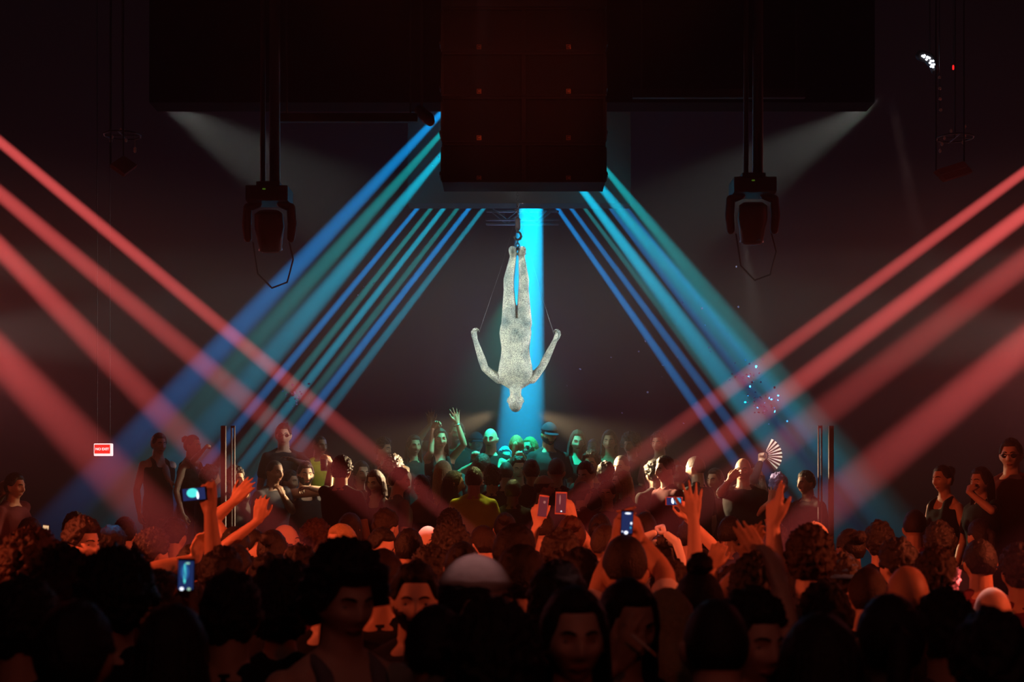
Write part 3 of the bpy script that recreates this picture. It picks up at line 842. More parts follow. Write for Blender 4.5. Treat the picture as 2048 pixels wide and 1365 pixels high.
for px_, y0, y1, lb, tilt in ((539, 377, 508, 'black moving head lamp with a red glint, hanging left of the blue beams', 0.30), (1505, 360, 492, 'black moving head lamp with a bright lens rim, hanging right of the blue beams', 0.25)):
    o, h = moving_head(px_, y0, y1, lb, tilt)
    top = o.location.z + h
    p = empty('lamp_pole', (o.location.x, 11.9, top))
    tag(p, 'pair of dark tubes dropping from the ceiling to the lamp %s of the speakers' % ('left' if px_ < 1000 else 'right'), 'pole', 'poles of the moving head lamps')
    for dx, r in ((-0.055, 0.022), (0.045, 0.045)):
        s = Soup(); L_ = 10.5 - top
        s.loft([np.stack([np.cos(np.arange(16) * PI / 8) * r + dx, np.sin(np.arange(16) * PI / 8) * r, np.full(16, z)], 1) for z in (0.0, L_ * 0.5, L_)])
        soup_obj('tube', s, M_STEEL, p)
    box('clamp', (0, 0, 0.02), (0.20, 0.16, 0.05), M_STEEL, 0.008, p)

# ------------------------------------------------------------------ small hanging lamps: reflecting panels and led fixtures
def panel(px_, py_, Y, corners, label, m, split=False):
    c = at(px_, py_, Y); o = empty('acoustic_panel', c)
    tag(o, label, 'ceiling panel', 'tilted panels hanging over the crowd')
    P = [np.array(at(x, y, Y + dy) - c) for x, y, dy in corners]
    n = np.cross(P[1] - P[0], P[3] - P[0]); n /= np.linalg.norm(n)
    def slab(A, name):
        V = [*A, *[q + n * 0.03 for q in A]]
        s = Soup(); s.add(V, [(0, 1, 2, 3), (7, 6, 5, 4), (0, 4, 5, 1), (1, 5, 6, 2), (2, 6, 7, 3), (3, 7, 4, 0)]); soup_obj(name, s, m, o, False)
    if split:
        L = lambda a, b, t: P[a] + (P[b] - P[a]) * t
        slab([P[0], P[1], L(1, 2, 0.46), L(0, 3, 0.46)], 'board'); slab([L(0, 3, 0.54), L(1, 2, 0.54), P[2], P[3]], 'board')
    else: slab(P, 'board')
    for q in (P[0], P[1]):
        s = Soup(); s.cap(q, (q[0], q[1], 10.45 - c.z), 0.006, 0.006, 6); soup_obj('wire', s, M_STEEL, o)
M_PANEL = mat('panel_cloth', (0.42, 0.26, 0.22), 0.9, 0.1, 0.1, 20)
panel(248, 328, 11.0, ((222, 328, 0), (247, 311, 0.25), (275, 330, 0.25), (250, 348, 0)), 'small diamond shaped panel hanging in the dark above the red beams', M_PANEL)
panel(1908, 340, 10.6, ((1872, 340, 0), (1928, 322, 0.3), (1946, 343, 0.3), (1892, 360, 0)), 'small split panel of two boards hanging above the right red beams', M_PANEL, True)
M_WHITE_LED = mat('led_white', (0.9, 0.9, 1), 0.3, 0.5, emit=((0.85, 0.9, 1.0), 9.0))
o = empty('led_fixture', at(1857, 121, 13.0)); tag(o, 'small black fixture of bright white leds high above the right red beams', 'stage lamp')
soup = Soup(); soup.chain([at(x, y, 13.06) - o.location for x, y in ((1842, 111), (1857, 116), (1867, 128), (1870, 140))], [0.05, 0.05, 0.05, 0.04]); soup_obj('housing', soup, M_STEEL, o)
for x, y in ((1845, 112), (1849, 111), (1848, 114), (1855, 114), (1859, 116), (1853, 119), (1862, 122), (1866, 122), (1860, 126), (1864, 130), (1868, 129), (1862, 133), (1866, 134)):
    s = Soup(); q = at(x, y, 12.99) - o.location; s.ell(q, (0.011, 0.008, 0.009), None, 8); soup_obj('led', s, M_WHITE_LED, o)
s = Soup(); s.cap((0.03, 0.06, 0.0), (0.03, 0.06, 10.45 - o.location.z), 0.008, 0.008, 6); soup_obj('cable', s, M_STEEL, o)
M_RED_LED = mat('led_pure_red', (0.8, 0.02, 0.02), 0.3, 0.5, emit=((1.0, 0.01, 0.01), 2.5))
o = empty('indicator_lamp', at(1906.5, 135, 13)); s = Soup(); s.cap((0, 0, 0.014), (0, 0, -0.014), 0.008, 0.008, 8); soup_obj('bulb', s, M_RED_LED, o)
s = Soup(); s.cap((0, 0.0, 0.02), (0, 0, 10.49 - o.location.z), 0.004, 0.004, 6); soup_obj('cord', s, M_STEEL, o); tag(o, 'tiny red indicator lamp beside the white led fixture', 'lamp')
M_SMALL = mat('festoon_glass', (0.25, 0.12, 0.10), 0.3, 0.6, emit=((1.0, 0.3, 0.2), 0.012))
o = empty('festoon_chain', at(1879, 155, 13)); tag(o, 'vertical chain of dim reddish bulbs hanging above the right red beams', 'light chain')
s = Soup(); q = at(1880, 222, 13) - o.location; s.cap((0, 0, 10.4 - o.location.z), (0, 0, 0), 0.005, 0.005, 6); s.cap((0, 0, 0), q, 0.005, 0.005, 6); soup_obj('cord', s, M_STEEL, o)
for y in (155, 177, 198, 220):
    s = Soup(); q = at(1879 + (y - 155) / 30, y, 13) - o.location; s.ell(q, (0.016, 0.016, 0.014), None, 10); soup_obj('bulb', s, M_SMALL, o)
for gx, gy, pts in ((1910, 280, ((1884, 288), (1889, 276), (1913, 270), (1930, 253), (1930, 272), (1926, 285), (1880, 302), (1902, 262))), (245, 275, ((242, 260), (248, 262), (252, 281), (270, 298), (270, 302), (224, 274), (222, 282)))):
    o = empty('crystal_chandelier', at(gx, gy, 13.2)); tag(o, 'dim cluster of small crystal drops hanging above the %s' % ('split panel' if gx > 1000 else 'diamond shaped panel'), 'chandelier')
    s = Soup(); s.cap((0, 0, 10.4 - o.location.z), (0, 0, 0.02), 0.008, 0.008, 6); soup_obj('cord', s, M_STEEL, o)
    s = Soup(); s.chain([(0.17 * math.cos(t), 0.17 * math.sin(t), 0.02) for t in np.linspace(0, 2 * PI, 13)], [0.008] * 13, 6)
    for t in range(4): s.cap((0, 0, 0.02), (0.17 * math.cos(t * PI / 2), 0.17 * math.sin(t * PI / 2), 0.02), 0.006, 0.006, 6)
    soup_obj('ring', s, M_STEEL, o)
    for x, y in pts:
        s = Soup(); q = at(x, y, 13.2) - o.location; s.ell(q, (0.014, 0.014, 0.018), None, 8); s.cap(q, (q[0], q[1], 0.03), 0.002, 0.002, 6); soup_obj('drop', s, M_SMALL, o)

# ------------------------------------------------------------------ truss behind the flown panel
o = empty('lighting_truss', at(1062, 440, 18.4)); tag(o, 'aluminium truss just under the flown panel, crossed by the wide cyan beam', 'truss')
z0 = 0.0; z1 = at(0, 414, 18.4).z - at(0, 440, 18.4).z
s = Soup()
for yy in (0, 0.3):
    for z in (z0, z1): s.cap((-0.58, yy, z), (0.36, yy, z), 0.016, 0.016, 8)
soup_obj('chord', s, M_TRUSS, o)
s = Soup()
for i in range(4):
    x = -0.52 + i * 0.2
    for yy in (0, 0.3): s.cap((x, yy, z0 if i % 2 else z1), (x + 0.2, yy, z1 if i % 2 else z0), 0.010, 0.010, 6)
soup_obj('lacing', s, M_TRUSS, o)
for sx in (-0.5, 0.3):
    s = Soup(); s.cap((sx, 0.15, z1), (sx, 0.15, 10.4 - o.location.z), 0.012, 0.012, 6); soup_obj('hanger', s, M_STEEL, o)

# ------------------------------------------------------------------ sign, posts
M_SIGN = mat('sign_red', (0.5, 0.02, 0.01), 0.5, 0.3, emit=((1.0, 0.018, 0.008), 0.85))
M_SIGNW = mat('sign_white', (0.8, 0.8, 0.8), 0.5, 0.3, emit=((1.0, 0.80, 0.78), 1.1))
Y = 15.5; c = at(205.5, 900, Y); k = Y / FPX
o = empty('exit_sign', (c.x, Y, c.z)); o.rotation_euler = (0, 0, 0.0)
tag(o, 'lit red NO EXIT sign with a white rim above the crowd', 'sign')
box('sign_rim', (0, 0.03, 0), (37 * k, 0.05, 25 * k), M_SIGNW, 0.012, o)
box('sign_face', (-1.0 * k, 0.0, 1.2 * k), (31 * k, 0.016, 18 * k), M_SIGN, 0.003, o)
text_obj('lettering', 'NO EXIT', 6.9 * k, M_SIGNW, o, (-0.5 * k, -0.012, 1.0 * k))
s = Soup(); s.cap((-0.07, 0.03, 12 * k), (-0.07, 0.03, 10.45 - c.z), 0.006, 0.006, 6); s.cap((0.07, 0.03, 12 * k), (0.07, 0.03, 10.45 - c.z), 0.006, 0.006, 6); soup_obj('suspension_rod', s, M_STEEL, o)
M_POST = mat('post_metal', (0.12, 0.12, 0.14), 0.6, 0.3, metal=0.2)
for (xs, lb) in (((447, 466), 'left'), ((1640, 1662), 'right')):
    Yp = 12.95
    for j, x in enumerate(xs):
        t, b = at(x, 852, Yp), at(x, 997, Yp)
        o = empty('metal_post', (t.x, Yp, F1)); h = t.z - F1
        wide = (j == 0) == (lb == 'left')
        tag(o, '%s upright post at the %s end of the raised platform' % ('wide flat metal' if wide else 'slim slotted metal', lb), 'post', 'posts beside the raised platform')
        if wide: box('post_shaft', (0, 0, h / 2), (0.045, 0.04, h), M_POST, 0.004, o)
        else:
            for sx in (-1, 1): box('rail', (sx * 0.014, 0, h / 2), (0.010, 0.03, h), M_POST, 0.002, o)
            box('rail_cap', (0, 0, h - 0.01), (0.04, 0.03, 0.02), M_POST, 0.002, o)
        box('base_plate', (0, 0, 0.01), (0.12, 0.10, 0.02), M_POST, 0.003, o)

# ------------------------------------------------------------------ the hanging figure
YF = 14.4
M_FIG = bpy.data.materials.new('lace_figure'); M_FIG.use_nodes = True
nt = M_FIG.node_tree; b = nt.nodes['Principled BSDF']; b.inputs['Roughness'].default_value = 0.55
tc = nt.nodes.new('ShaderNodeTexCoord')
vo = nt.nodes.new('ShaderNodeTexNoise'); vo.inputs['Scale'].default_value = 120; vo.inputs['Detail'].default_value = 2
rp = nt.nodes.new('ShaderNodeValToRGB'); rp.color_ramp.elements[0].position = 0.44; rp.color_ramp.elements[0].color = (0.86, 0.90, 0.78, 1)
rp.color_ramp.elements[1].position = 0.66; rp.color_ramp.elements[1].color = (0.16, 0.20, 0.19, 1)
no = nt.nodes.new('ShaderNodeTexNoise'); no.inputs['Scale'].default_value = 7; no.inputs['Detail'].default_value = 4
r2 = nt.nodes.new('ShaderNodeValToRGB'); r2.color_ramp.elements[0].position = 0.40; r2.color_ramp.elements[0].color = (1, 1, 1, 1)
r2.color_ramp.elements[1].position = 0.70; r2.color_ramp.elements[1].color = (0.22, 0.34, 0.42, 1)
mx = nt.nodes.new('ShaderNodeMix'); mx.data_type = 'RGBA'; mx.blend_type = 'MULTIPLY'; mx.inputs[0].default_value = 1.0
nt.links.new(tc.outputs['Object'], vo.inputs['Vector']); nt.links.new(vo.outputs['Fac'], rp.inputs[0])
nt.links.new(tc.outputs['Object'], no.inputs['Vector']); nt.links.new(no.outputs['Fac'], r2.inputs[0])
nt.links.new(rp.outputs[0], mx.inputs[6]); nt.links.new(r2.outputs[0], mx.inputs[7]); nt.links.new(mx.outputs[2], b.inputs['Base Color'])
bp = nt.nodes.new('ShaderNodeBump'); bp.inputs['Strength'].default_value = 0.5; bp.inputs['Distance'].default_value = 0.008
nt.links.new(vo.outputs['Fac'], bp.inputs['Height']); nt.links.new(bp.outputs[0], b.inputs['Normal'])

sF = 0.985
cF = at(1031, 803, YF)                                 # middle of the head
rootF = np.array((cF.x, YF, cF.z + 1.632 * sF))
def fl(x, y, dy=0.0):
    q = np.array(at(x, y, YF)) - rootF
    return np.array((-q[0], dy, -q[2])) / sF
def fig_legs(s):
    for sx, (hx, hy), (kx, ky), (cx_, cy_), (ax_, ay_) in ((1, (1019, 648), (1018, 580), (1017.5, 560), (1026.5, 512)), (-1, (1048, 648), (1047, 580), (1048, 560), (1043, 512))):
        H_, K_, C_, A_ = fl(hx, hy), fl(kx, ky, -0.012), fl(cx_, cy_, 0.01), fl(ax_, ay_, 0.015)
        s.chain([H_, K_, C_, A_], [0.086, 0.056, 0.056, 0.034])
        s.chain([A_ + (0, 0.02, -0.02), A_ + (sx * 0.008, -0.10, -0.045), A_ + (sx * 0.012, -0.17, -0.045)], [0.040, 0.042, 0.030])
armsF = [dict(E=fl(1084, 735, -0.02), W=fl(1109, 684, -0.04), d=fl(1123, 655) - fl(1109, 684), n=(0.8, -0.6, 0), side=1, curl=0.55, S=None),
         dict(E=fl(970, 738, -0.02), W=fl(951, 682, -0.04), d=fl(946, 655) - fl(951, 682), n=(-0.8, -0.6, 0), side=-1, curl=0.55, S=None)]
me = body_mesh(False, armsF, 0.0, 0.05, 0.0062, fig_legs)
me.materials.append(M_FIG)
o = empty('hanging_figure', rootF, (0, PI, 0)); o.scale = (sF,) * 3
tag(o, 'life-size pale lace human figure hanging upside down with arms spread, above the crowd', 'sculpture')
fb = bpy.data.objects.new('figure_body', me); COL.objects.link(fb); fb.parent = o
for (nm, m_, mm) in face_parts():
    p = bpy.data.objects.new('figure_' + nm, m_); COL.objects.link(p); p.parent = o; p.location = (0, -0.022, 1.632); m_.materials.clear(); m_.materials.append(mat('figure_features', (0.28, 0.34, 0.36), 0.6, 0.3))
M_WIRE = mat('steel_wire', (0.35, 0.4, 0.42), 0.35, 0.5, metal=0.8)
for (x0, y0), (x1, y1) in (((1109, 672), (1086, 600)), ((958, 665), (1004, 530))):
    s = Soup(); s.cap(fl(x0, y0), fl(x1, y1, 0.02), 0.0018, 0.0018, 6); s.cap(fl(x1, y1, 0.02), fl(1036, 420, 0.02), 0.0009, 0.0009, 6); soup_obj('stay_wire', s, M_WIRE, o)
# ankle rope, chain, hook
M_CHAIN = mat('chain_iron', (0.03, 0.028, 0.03), 0.5, 0.5, metal=0.5)
def ring(s, c, r, tube, axis, squash=1.35, n=14):
    pts = []
    for t in np.linspace(0, 2 * PI, n + 1):
        u = math.cos(t) * r; v = math.sin(t) * r * squash
        pts.append((c[0] + (u if axis == 0 else 0), c[1] + (u if axis == 1 else 0), c[2] + v))
    s.chain(pts, [tube] * len(pts), 8)
zc = at(0, 497, YF).z; xc = at(1035.5, 0, YF).x
o = empty('hoist_chain', (xc, YF, zc)); tag(o, 'dark iron hoist chain with hook carrying the hanging figure by the ankles', 'chain')
s = Soup(); z = 0.0; k = YF / FPX
s.chain([(x, y, z_) for x, y, z_ in ((-0.07, 0.0, -0.055), (-0.06, -0.06, -0.05), (0.0, -0.03, 0.0), (0.065, -0.06, -0.05), (0.08, 0.0, -0.055), (0.06, 0.07, -0.05), (0, 0.03, 0), (-0.05, 0.07, -0.05), (-0.07, 0, -0.055))], [0.009] * 9, 8); soup_obj('ankle_strap', s, M_CHAIN, o)
s = Soup()
ring(s, (0, 0, 6 * k), 0.016, 0.006, 0); ring(s, (0, 0, 13 * k), 0.016, 0.006, 1); soup_obj('shackle', s, M_CHAIN, o)
s = Soup()
hkp = [(0.010, 0, 33 * k), (0.028, 0, 29 * k), (0.036, 0, 24 * k), (0.024, 0, 19 * k), (0.0, 0, 17 * k), (-0.024, 0, 19 * k), (-0.034, 0, 23 * k), (-0.024, 0, 26 * k)]
s.chain(hkp, [0.010, 0.011, 0.012, 0.012, 0.012, 0.011, 0.009, 0.006]); s.cap((0, 0, 33 * k), (0, 0, 38 * k), 0.014, 0.014); soup_obj('hook', s, M_CHAIN, o)
s = Soup(); s.cap((0, 0, 41 * k), (0, 0, 57 * k), 0.028, 0.026, 14); s.cap((0, 0, 57 * k), (0, 0, 61 * k), 0.020, 0.012); soup_obj('hook_block', s, M_CHAIN, o)
s = Soup(); z = 61 * k; i = 0
while z < 10.4 - zc:
    if z < 200 * k: ring(s, (0, 0, z + 0.018), 0.0105, 0.0042, i % 2, 1.9, 10); z += 0.028
    else:
        s.cap((0, 0, z), (0, 0, 10.4 - zc), 0.008, 0.008, 6); break
    i += 1
soup_obj('chain', s, M_CHAIN, o)

# ------------------------------------------------------------------ blue specks added for the small glints among the beams
s = Soup(); rc = random.Random(3)
for (cx, cy, n, sp) in ((592, 795, 22, 14), (572, 850, 5, 10), (1492, 745, 22, 16), (1522, 802, 26, 20), (1540, 830, 14, 24), (1200, 780, 4, 60), (1400, 690, 10, 90), (880, 330, 4, 25), (725, 570, 3, 20), (1300, 800, 5, 90)):
    for _ in range(n):
        q = np.array(at(cx + rc.gauss(0, sp), cy + rc.gauss(0, sp * 0.8), 15.7 + rc.uniform(-0.15, 0.2))); r = rc.uniform(0.006, 0.012)
        e = np.array(Euler((rc.uniform(0, 3), rc.uniform(0, 3), 0)).to_matrix())
        V = [q + e @ np.array(v) for v in ((-r, -r, 0.0006), (r, -r, 0.0006), (r, r, 0.0006), (-r, r, 0.0006), (-r, -r, -0.0006), (r, -r, -0.0006), (r, r, -0.0006), (-r, r, -0.0006))]
        s.add(V, [(0, 1, 2, 3), (7, 6, 5, 4), (0, 4, 5, 1), (1, 5, 6, 2), (2, 6, 7, 3), (3, 7, 4, 0)])
o = soup_obj('specks', s, mat('speck_foil', (0.35, 0.42, 0.9), 0.3, 0.8, metal=0.2), None, False)
tag(o, 'small blue specks where the red and blue beams cross', 'specks', kind='stuff')

# ------------------------------------------------------------------ bars and a small lamp under the ceiling
for x0, x1, y_, Yb, side_ in ((560, 835, 236, 12.3, 'left'), (1265, 1610, 188, 12.2, 'right')):
    A, B = at(x0, y_, Yb), at(x1, y_, Yb); o = empty('lighting_bar', ((A.x + B.x) / 2, Yb, A.z))
    tag(o, 'dark horizontal lighting bar hung under the ceiling, %s of the loudspeakers' % side_, 'lighting bar', 'lighting bars')
    L_ = (B.x - A.x) / 2
    box('bar', (0, 0, 0), (2 * L_, 0.06, 0.075), mat('bar_paint', (0.05, 0.035, 0.032), 0.6, 0.3, 0.2, 30), 0.008, o)
    for q in (-0.9, 0.9):
        s = Soup(); s.cap((q * L_, 0, 0.03), (q * L_, 0, 10.45 - A.z), 0.010, 0.010, 6); soup_obj('hanger', s, M_STEEL, o)
c = at(850, 228, 12.3); o = empty('profile_lamp', c); tag(o, 'small dark lamp clamped near the upper left corner of the loudspeakers', 'stage lamp')
s = Soup(); s.cap((-0.05, 0.06, 0.05), (0.03, -0.03, -0.05), 0.045, 0.055, 16); soup_obj('lamp_body', s, M_HEAD, o)
s = Soup(); s.cap((0.045, -0.045, -0.075), (0.050, -0.050, -0.082), 0.045, 0.040, 16); soup_obj('lens', s, M_LENS, o)
s = Soup(); s.cap((-0.03, 0.04, 0.06), (-0.03, 0.04, 10.45 - c.z), 0.014, 0.014, 6); soup_obj('hanger', s, M_STEEL, o)

# ------------------------------------------------------------------ the crowd
# people on the stage behind, under the cyan beam
person(880, 881, 15.0, 12, F2, True, 'tan', 'long', 'brown', 'tank', 'black', 'woman with long dark hair and both arms raised, lit green on the stage', hpitch=-4,
       L=dict(w=(866, 857, 0), e=(862, 905, -0.1), t=(876, 843, -0.05), n=(0.2, -1, -0.3), curl=0.35), R=dict(w=(914, 845, 0), e=(928, 890, 0), t=(909, 816, 0), n=(0.1, -1, 0), curl=0.06, spread=0.4), voxel=0.0062)
o_wave = len(PEND) - 1
person(914, 868, 15.9, 5, F2, False, 'dark', 'short', 'black', 'tee', 'black', 'man in shadow behind the green-lit woman with raised arms', L=dict(w=(862, 850, 0), t=(860, 822, 0), n=(0, -1, 0), spread=0.3), R=0)
person(981, 879, 15.0, -14, F2, False, 'light', 'bald', 'black', 'tee', 'black', 'bald man in black v-neck shirt, lit teal left of the cyan beam', L=0, R=0, voxel=0.0062)
person(1033, 893, 14.95, 174, F2, True, 'light', 'ponytail', 'blond', 'tank', 'black', 'woman with pale tied-back hair seen from behind in the middle of the cyan beam', hpitch=-5,
       L=dict(w=(1048, 921, -0.25), e=(1073, 955, -0.1), t=(1042, 912, -0.3), n=(0, 1, 0), curl=0.4), R=dict(w=(998, 950, -0.2), e=(1003, 922, 0.1), t=(985, 965, -0.2), n=(0, 0, -1), curl=0.4))
person(1060, 897, 15.35, -38, F2, True, 'light', 'long', 'blond', 'strapless', 'black', 'blond woman in off-shoulder black top, turned to the tied-back hair beside her', L=0, R=0, glasses=True)
person(1098, 871, 15.0, 22, F2, False, 'tan', 'buzz', 'black', 'tee', 'charcoal', 'bearded man in dark baseball cap right of the cyan beam', hpitch=10, beard=True, cap='navy', L=0, R=1)
person(1155, 884, 15.2, 4, F2, True, 'light', 'longwavy', 'brown', 'tank', 'black', 'woman with long wavy hair in faint green light, right of the man in the cap', L=0, R=0, hpitch=6)
person(1219, 884, 15.4, -10, F2, True, 'tan', 'bob', 'black', 'strapless', 'black', 'bare-shouldered woman with short bob in dim green light', L=1, R=0)
person(1187, 898, 16.2, -20, F2, False, 'dark', 'buzz', 'black', 'tee', 'blue', 'man in blue shirt in shadow between the two green-lit women', L=0, R=0)
person(952, 888, 16.0, 30, F2, False, 'tan', 'short', 'black', 'tee', 'navy', 'man in dark blue cap behind the bald man in teal light', cap='navy', L=0, R=0)
person(1010, 915, 15.7, 20, F2, False, 'light', 'short', 'brown', 'tee', 'blue', 'man in blue shirt half hidden in the cyan beam', L=0, R=0)
person(1262, 893, 15.6, -40, F2, False, 'dark', 'afro', 'black', 'tee', 'black', 'person with big round hair in the dark right of the stage', L=0, R=0)
person(828, 893, 15.6, 25, F2, True, 'tan', 'long', 'black', 'tee', 'black', 'woman in the dark left of the green-lit woman', L=0, R=0)
person(767, 900, 15.7, 60, F2, False, 'tan', 'curly', 'black', 'tee', 'black', 'curly haired man in the dark behind the red beam ends', L=0, R=0)
person(567, 872, 15.2, 8, F2, False, 'light', 'short', 'black', 'tee', 'charcoal', 'man in sunglasses standing in the purple haze behind the first rows', glasses=True,
       L=0, R=dict(w=(590, 922, -0.4), t=(570, 912, -0.5), n=(0, 0, -1), curl=0.15, spread=0.4))
person(640, 893, 15.5, 40, F2, False, 'dark', 'buzz', 'black', 'tee', 'olive', 'man in green-tinted shirt behind the red beams left of the stage', L=0, R=0)
person(385, 893, 15.0, 70, F2, True, 'tan', 'bun', 'black', 'tank', 'black', 'dancer on the stage edge pushing one arm forward, left of the posts',
       L=0, R=dict(w=(405, 902, -0.4), e=(386, 922, -0.2), t=(413, 893, -0.4), n=(1, 0, 0), curl=0.8))
person(318, 890, 15.2, 40, F2, False, 'light', 'short', 'black', 'tank', 'black', 'man in black tank top with a pale arm in the dark, left of the posts',
       L=0, R=dict(w=(338, 962, -0.3), e=(330, 935, 0), t=(352, 972, -0.3), n=(0, 0, -1), curl=0.4))
person(1318, 888, 15.4, -30, F2, False, 'tan', 'messy', 'black', 'tee', 'maroon', 'tall man in dark red shirt behind the right red beams', L=0, R=0)

# people on the raised platform, warm light from the middle
person(549, 946, 13.9, 52, F1, False, 'dark', 'buzz', 'black', 'tee', 'charcoal', 'man with shaved head in grey shirt, a hand at his chin, facing right', voxel=0.0062,
       L=0, R=dict(w=(566, 992, -0.25), e=(584, 1022, -0.05), t=(556, 968, -0.22), n=(-0.6, 0.4, 0), curl=0.45))
person(611, 951, 14.1, 22, F1, False, 'light', 'short', 'black', 'tank', 'black', 'bearded man in black vest stretching his forearm across his chest', voxel=0.0062, beard=True,
       L=dict(w=(622, 977, -0.55), e=(656, 984, -0.45), t=(598, 973, -0.5), n=(0, 0, -1), curl=0.5, side=1), R=0)
person(684, 944, 13.2, 165, F1, False, 'tan', 'curly', 'brown', 'tee', 'black', 'curly haired man in black t-shirt seen from behind, lifting a small glass',
       L=0, R=dict(w=(663, 930, 0.2), e=(655, 985, 0.1), t=(648, 917, 0.15), n=(-0.5, 0.5, 0), curl=0.55))
person(751, 966, 13.5, -14, F1, True, 'light', 'bob', 'auburn', 'tank', 'black', 'woman with fringe and bare shoulder in a slanted black top', hyaw=-12, hpitch=10, L=0, R=0, voxel=0.0062)
person(799, 964, 13.3, 118, F1, False, 'light', 'quiff', 'black', 'tee', 'grey', 'man with short quiff in grey t-shirt, profile turned right', hyaw=-32, L=0, R=0, voxel=0.0062)
person(787, 940, 14.3, 150, F1, False, 'tan', 'curly', 'brown', 'tee', 'black', 'curly haired man with a forearm laid on top of his head',
       L=dict(w=(786, 938, 0.1), e=(812, 940, 0.15), t=(775, 934, 0.1), n=(0, 0, -1), curl=0.3, side=1), R=0)
person(843, 974, 13.3, -150, F1, True, 'dark', 'bun', 'black', 'strapless', 'black', 'smiling woman with slicked hair and bare back looking over her shoulder', hyaw=118, L=0, R=0, voxel=0.0062)
person(886, 948, 14.0, 165, F1, True, 'light', 'long', 'blond', 'tee', 'black', 'blond woman seen from behind below the green-lit woman', L=0, R=0)
person(908, 968, 13.25, 135, F1, True, 'light', 'long', 'black', 'tee', 'black', 'woman with long shiny black hair, profile turned right', hyaw=-35, L=0,
       R=None)
person(948, 962, 12.95, 178, F1, False, 'tan', 'short', 'black', 'tee', 'olive', 'man in bright yellow-green t-shirt seen from behind', L=0, R=0)
person(965, 935, 14.5, 160, F1, False, 'light', 'short', 'brown', 'tee', 'charcoal', 'dark haired man with one fist raised below the bald man in teal light',
       L=0, R=dict(w=(956, 925, 0.2), t=(950, 900, 0.2), n=(0, -1, 0), curl=0.75))
person(985, 958, 13.9, 175, F1, False, 'tan', 'messy', 'black', 'tee', 'charcoal', 'dark haired man in pale striped shirt just right of the yellow-green t-shirt', L=0, R=0)
person(1012, 948, 14.3, 180, F1, False, 'tan', 'buzz', 'black', 'tee', 'black', 'round dark head with cropped hair directly below the tied-back pale hair', L=0, R=0)
person(1026, 985, 12.95, 172, F1, False, 'dark', 'short', 'black', 'tee', 'black', 'dark head between the yellow-green t-shirt and the cream cap', L=0, R=0)
person(1036, 938, 14.6, 10, F1, False, 'light', 'quiff', 'black', 'tee', 'black', 'man facing the camera whose warm-lit forehead shows below the cyan beam', hpitch=10, L=0, R=0)
person(1062, 944, 14.2, -170, F1, True, 'tan', 'bun', 'black', 'tee', 'black', 'woman with a dark bun below the blond woman in the off-shoulder top', L=0, R=0)
person(1113, 946, 13.8, 175, F1, False, 'tan', 'undercut', 'black', 'tee', 'black', 'man with shaved sides seen from behind below the man in the cap', L=0, R=0)
person(1088, 978, 13.1, 125, F1, False, 'tan', 'short', 'black', 'tee', 'black', 'man in cream baseball cap with its brim pointing right', cap='cream', hyaw=-30, L=0, R=0)
person(1172, 950, 13.6, -32, F1, False, 'light', 'short', 'brown', 'tee', 'black', 'man with brown parted hair looking down, hands together', hpitch=14, voxel=0.0062,
       L=dict(w=(1152, 978, -0.3), t=(1160, 962, -0.35), n=(0.5, 0.5, 0), curl=0.4), R=0)
person(1166, 990, 12.95, 130, F1, False, 'light', 'short', 'brown', 'tee', 'maroon', 'man in a grey tilted cap in front of the man looking down', cap='grey', hpitch=-15, L=0, R=0)
person(1183, 930, 14.5, -20, F1, False, 'light', 'messy', 'brown', 'tee', 'black', 'man behind the brown parted hair with only his forehead lit', L=0, R=0)
person(1212, 952, 13.9, 170, F1, False, 'tan', 'messy', 'brown', 'tee', 'charcoal', 'messy haired man seen from behind beside the blond woman in profile', L=0, R=0)
person(1214, 990, 13.0, -15, F1, False, 'tan', 'curly', 'auburn', 'tee', 'maroon', 'red-tinted man below the blond woman in profile', L=0, R=0)
person(1243, 936, 14.3, -35, F1, False, 'light', 'buzz', 'black', 'tee', 'black', 'man with close-cropped hair, face lit, behind the blond woman in profile', L=0, R=0, voxel=0.0062)
person(1243, 966, 13.4, -75, F1, True, 'light', 'long', 'blond', 'tee', 'black', 'blond woman in profile facing left with long straight hair', L=0, voxel=0.0062,
       R=dict(w=(1270, 1050, 0), e=(1295, 1028, 0), t=(1258, 1062, 0), n=(0, 0, -1), curl=0.4))
person(1330, 942, 13.5, -62, F1, False, 'light', 'quiff', 'black', 'shirt', 'maroon', 'man in open dark shirt, profile turned left, mouth open', L=0, R=0, voxel=0.0062)
person(1308, 951, 14.2, -150, F1, False, 'light', 'curly', 'black', 'tee', 'black', 'curly dark head behind the man in the open shirt', L=0, R=0)
person(1391, 938, 13.9, -128, F1, False, 'light', 'buzz', 'black', 'tee', 'black', 'man with shaved head and lit ear, facing away to the left', L=0, R=0)
person(1358, 955, 14.4, 170, F1, True, 'tan', 'bun', 'auburn', 'tee', 'black', 'woman with reddish bun between the open shirt and the shaved head', L=0, R=0)
person(1486, 942, 13.5, -18, F1, False, 'light', 'bald', 'black', 'tee', 'black', 'bald man shading his eyes with his bent arm', voxel=0.0062,
       L=dict(w=(1459, 962, -0.30), e=(1441, 987, -0.2), t=(1480, 938, -0.28), n=(0.4, 0.8, -0.2), curl=0.22, side=1), R=0)
o_shade = len(PEND) - 1
person(1510, 962, 14.1, -170, F1, True, 'light', 'longwavy', 'auburn', 'long', 'black', 'woman in black sleeves holding up a folding fan',
       L=dict(w=(1521, 924, 0.0), e=(1507, 962, -0.1), t=(1524, 906, 0.0), n=(0.3, -1, 0), curl=0.9), R=0)
o_fan = len(PEND) - 1
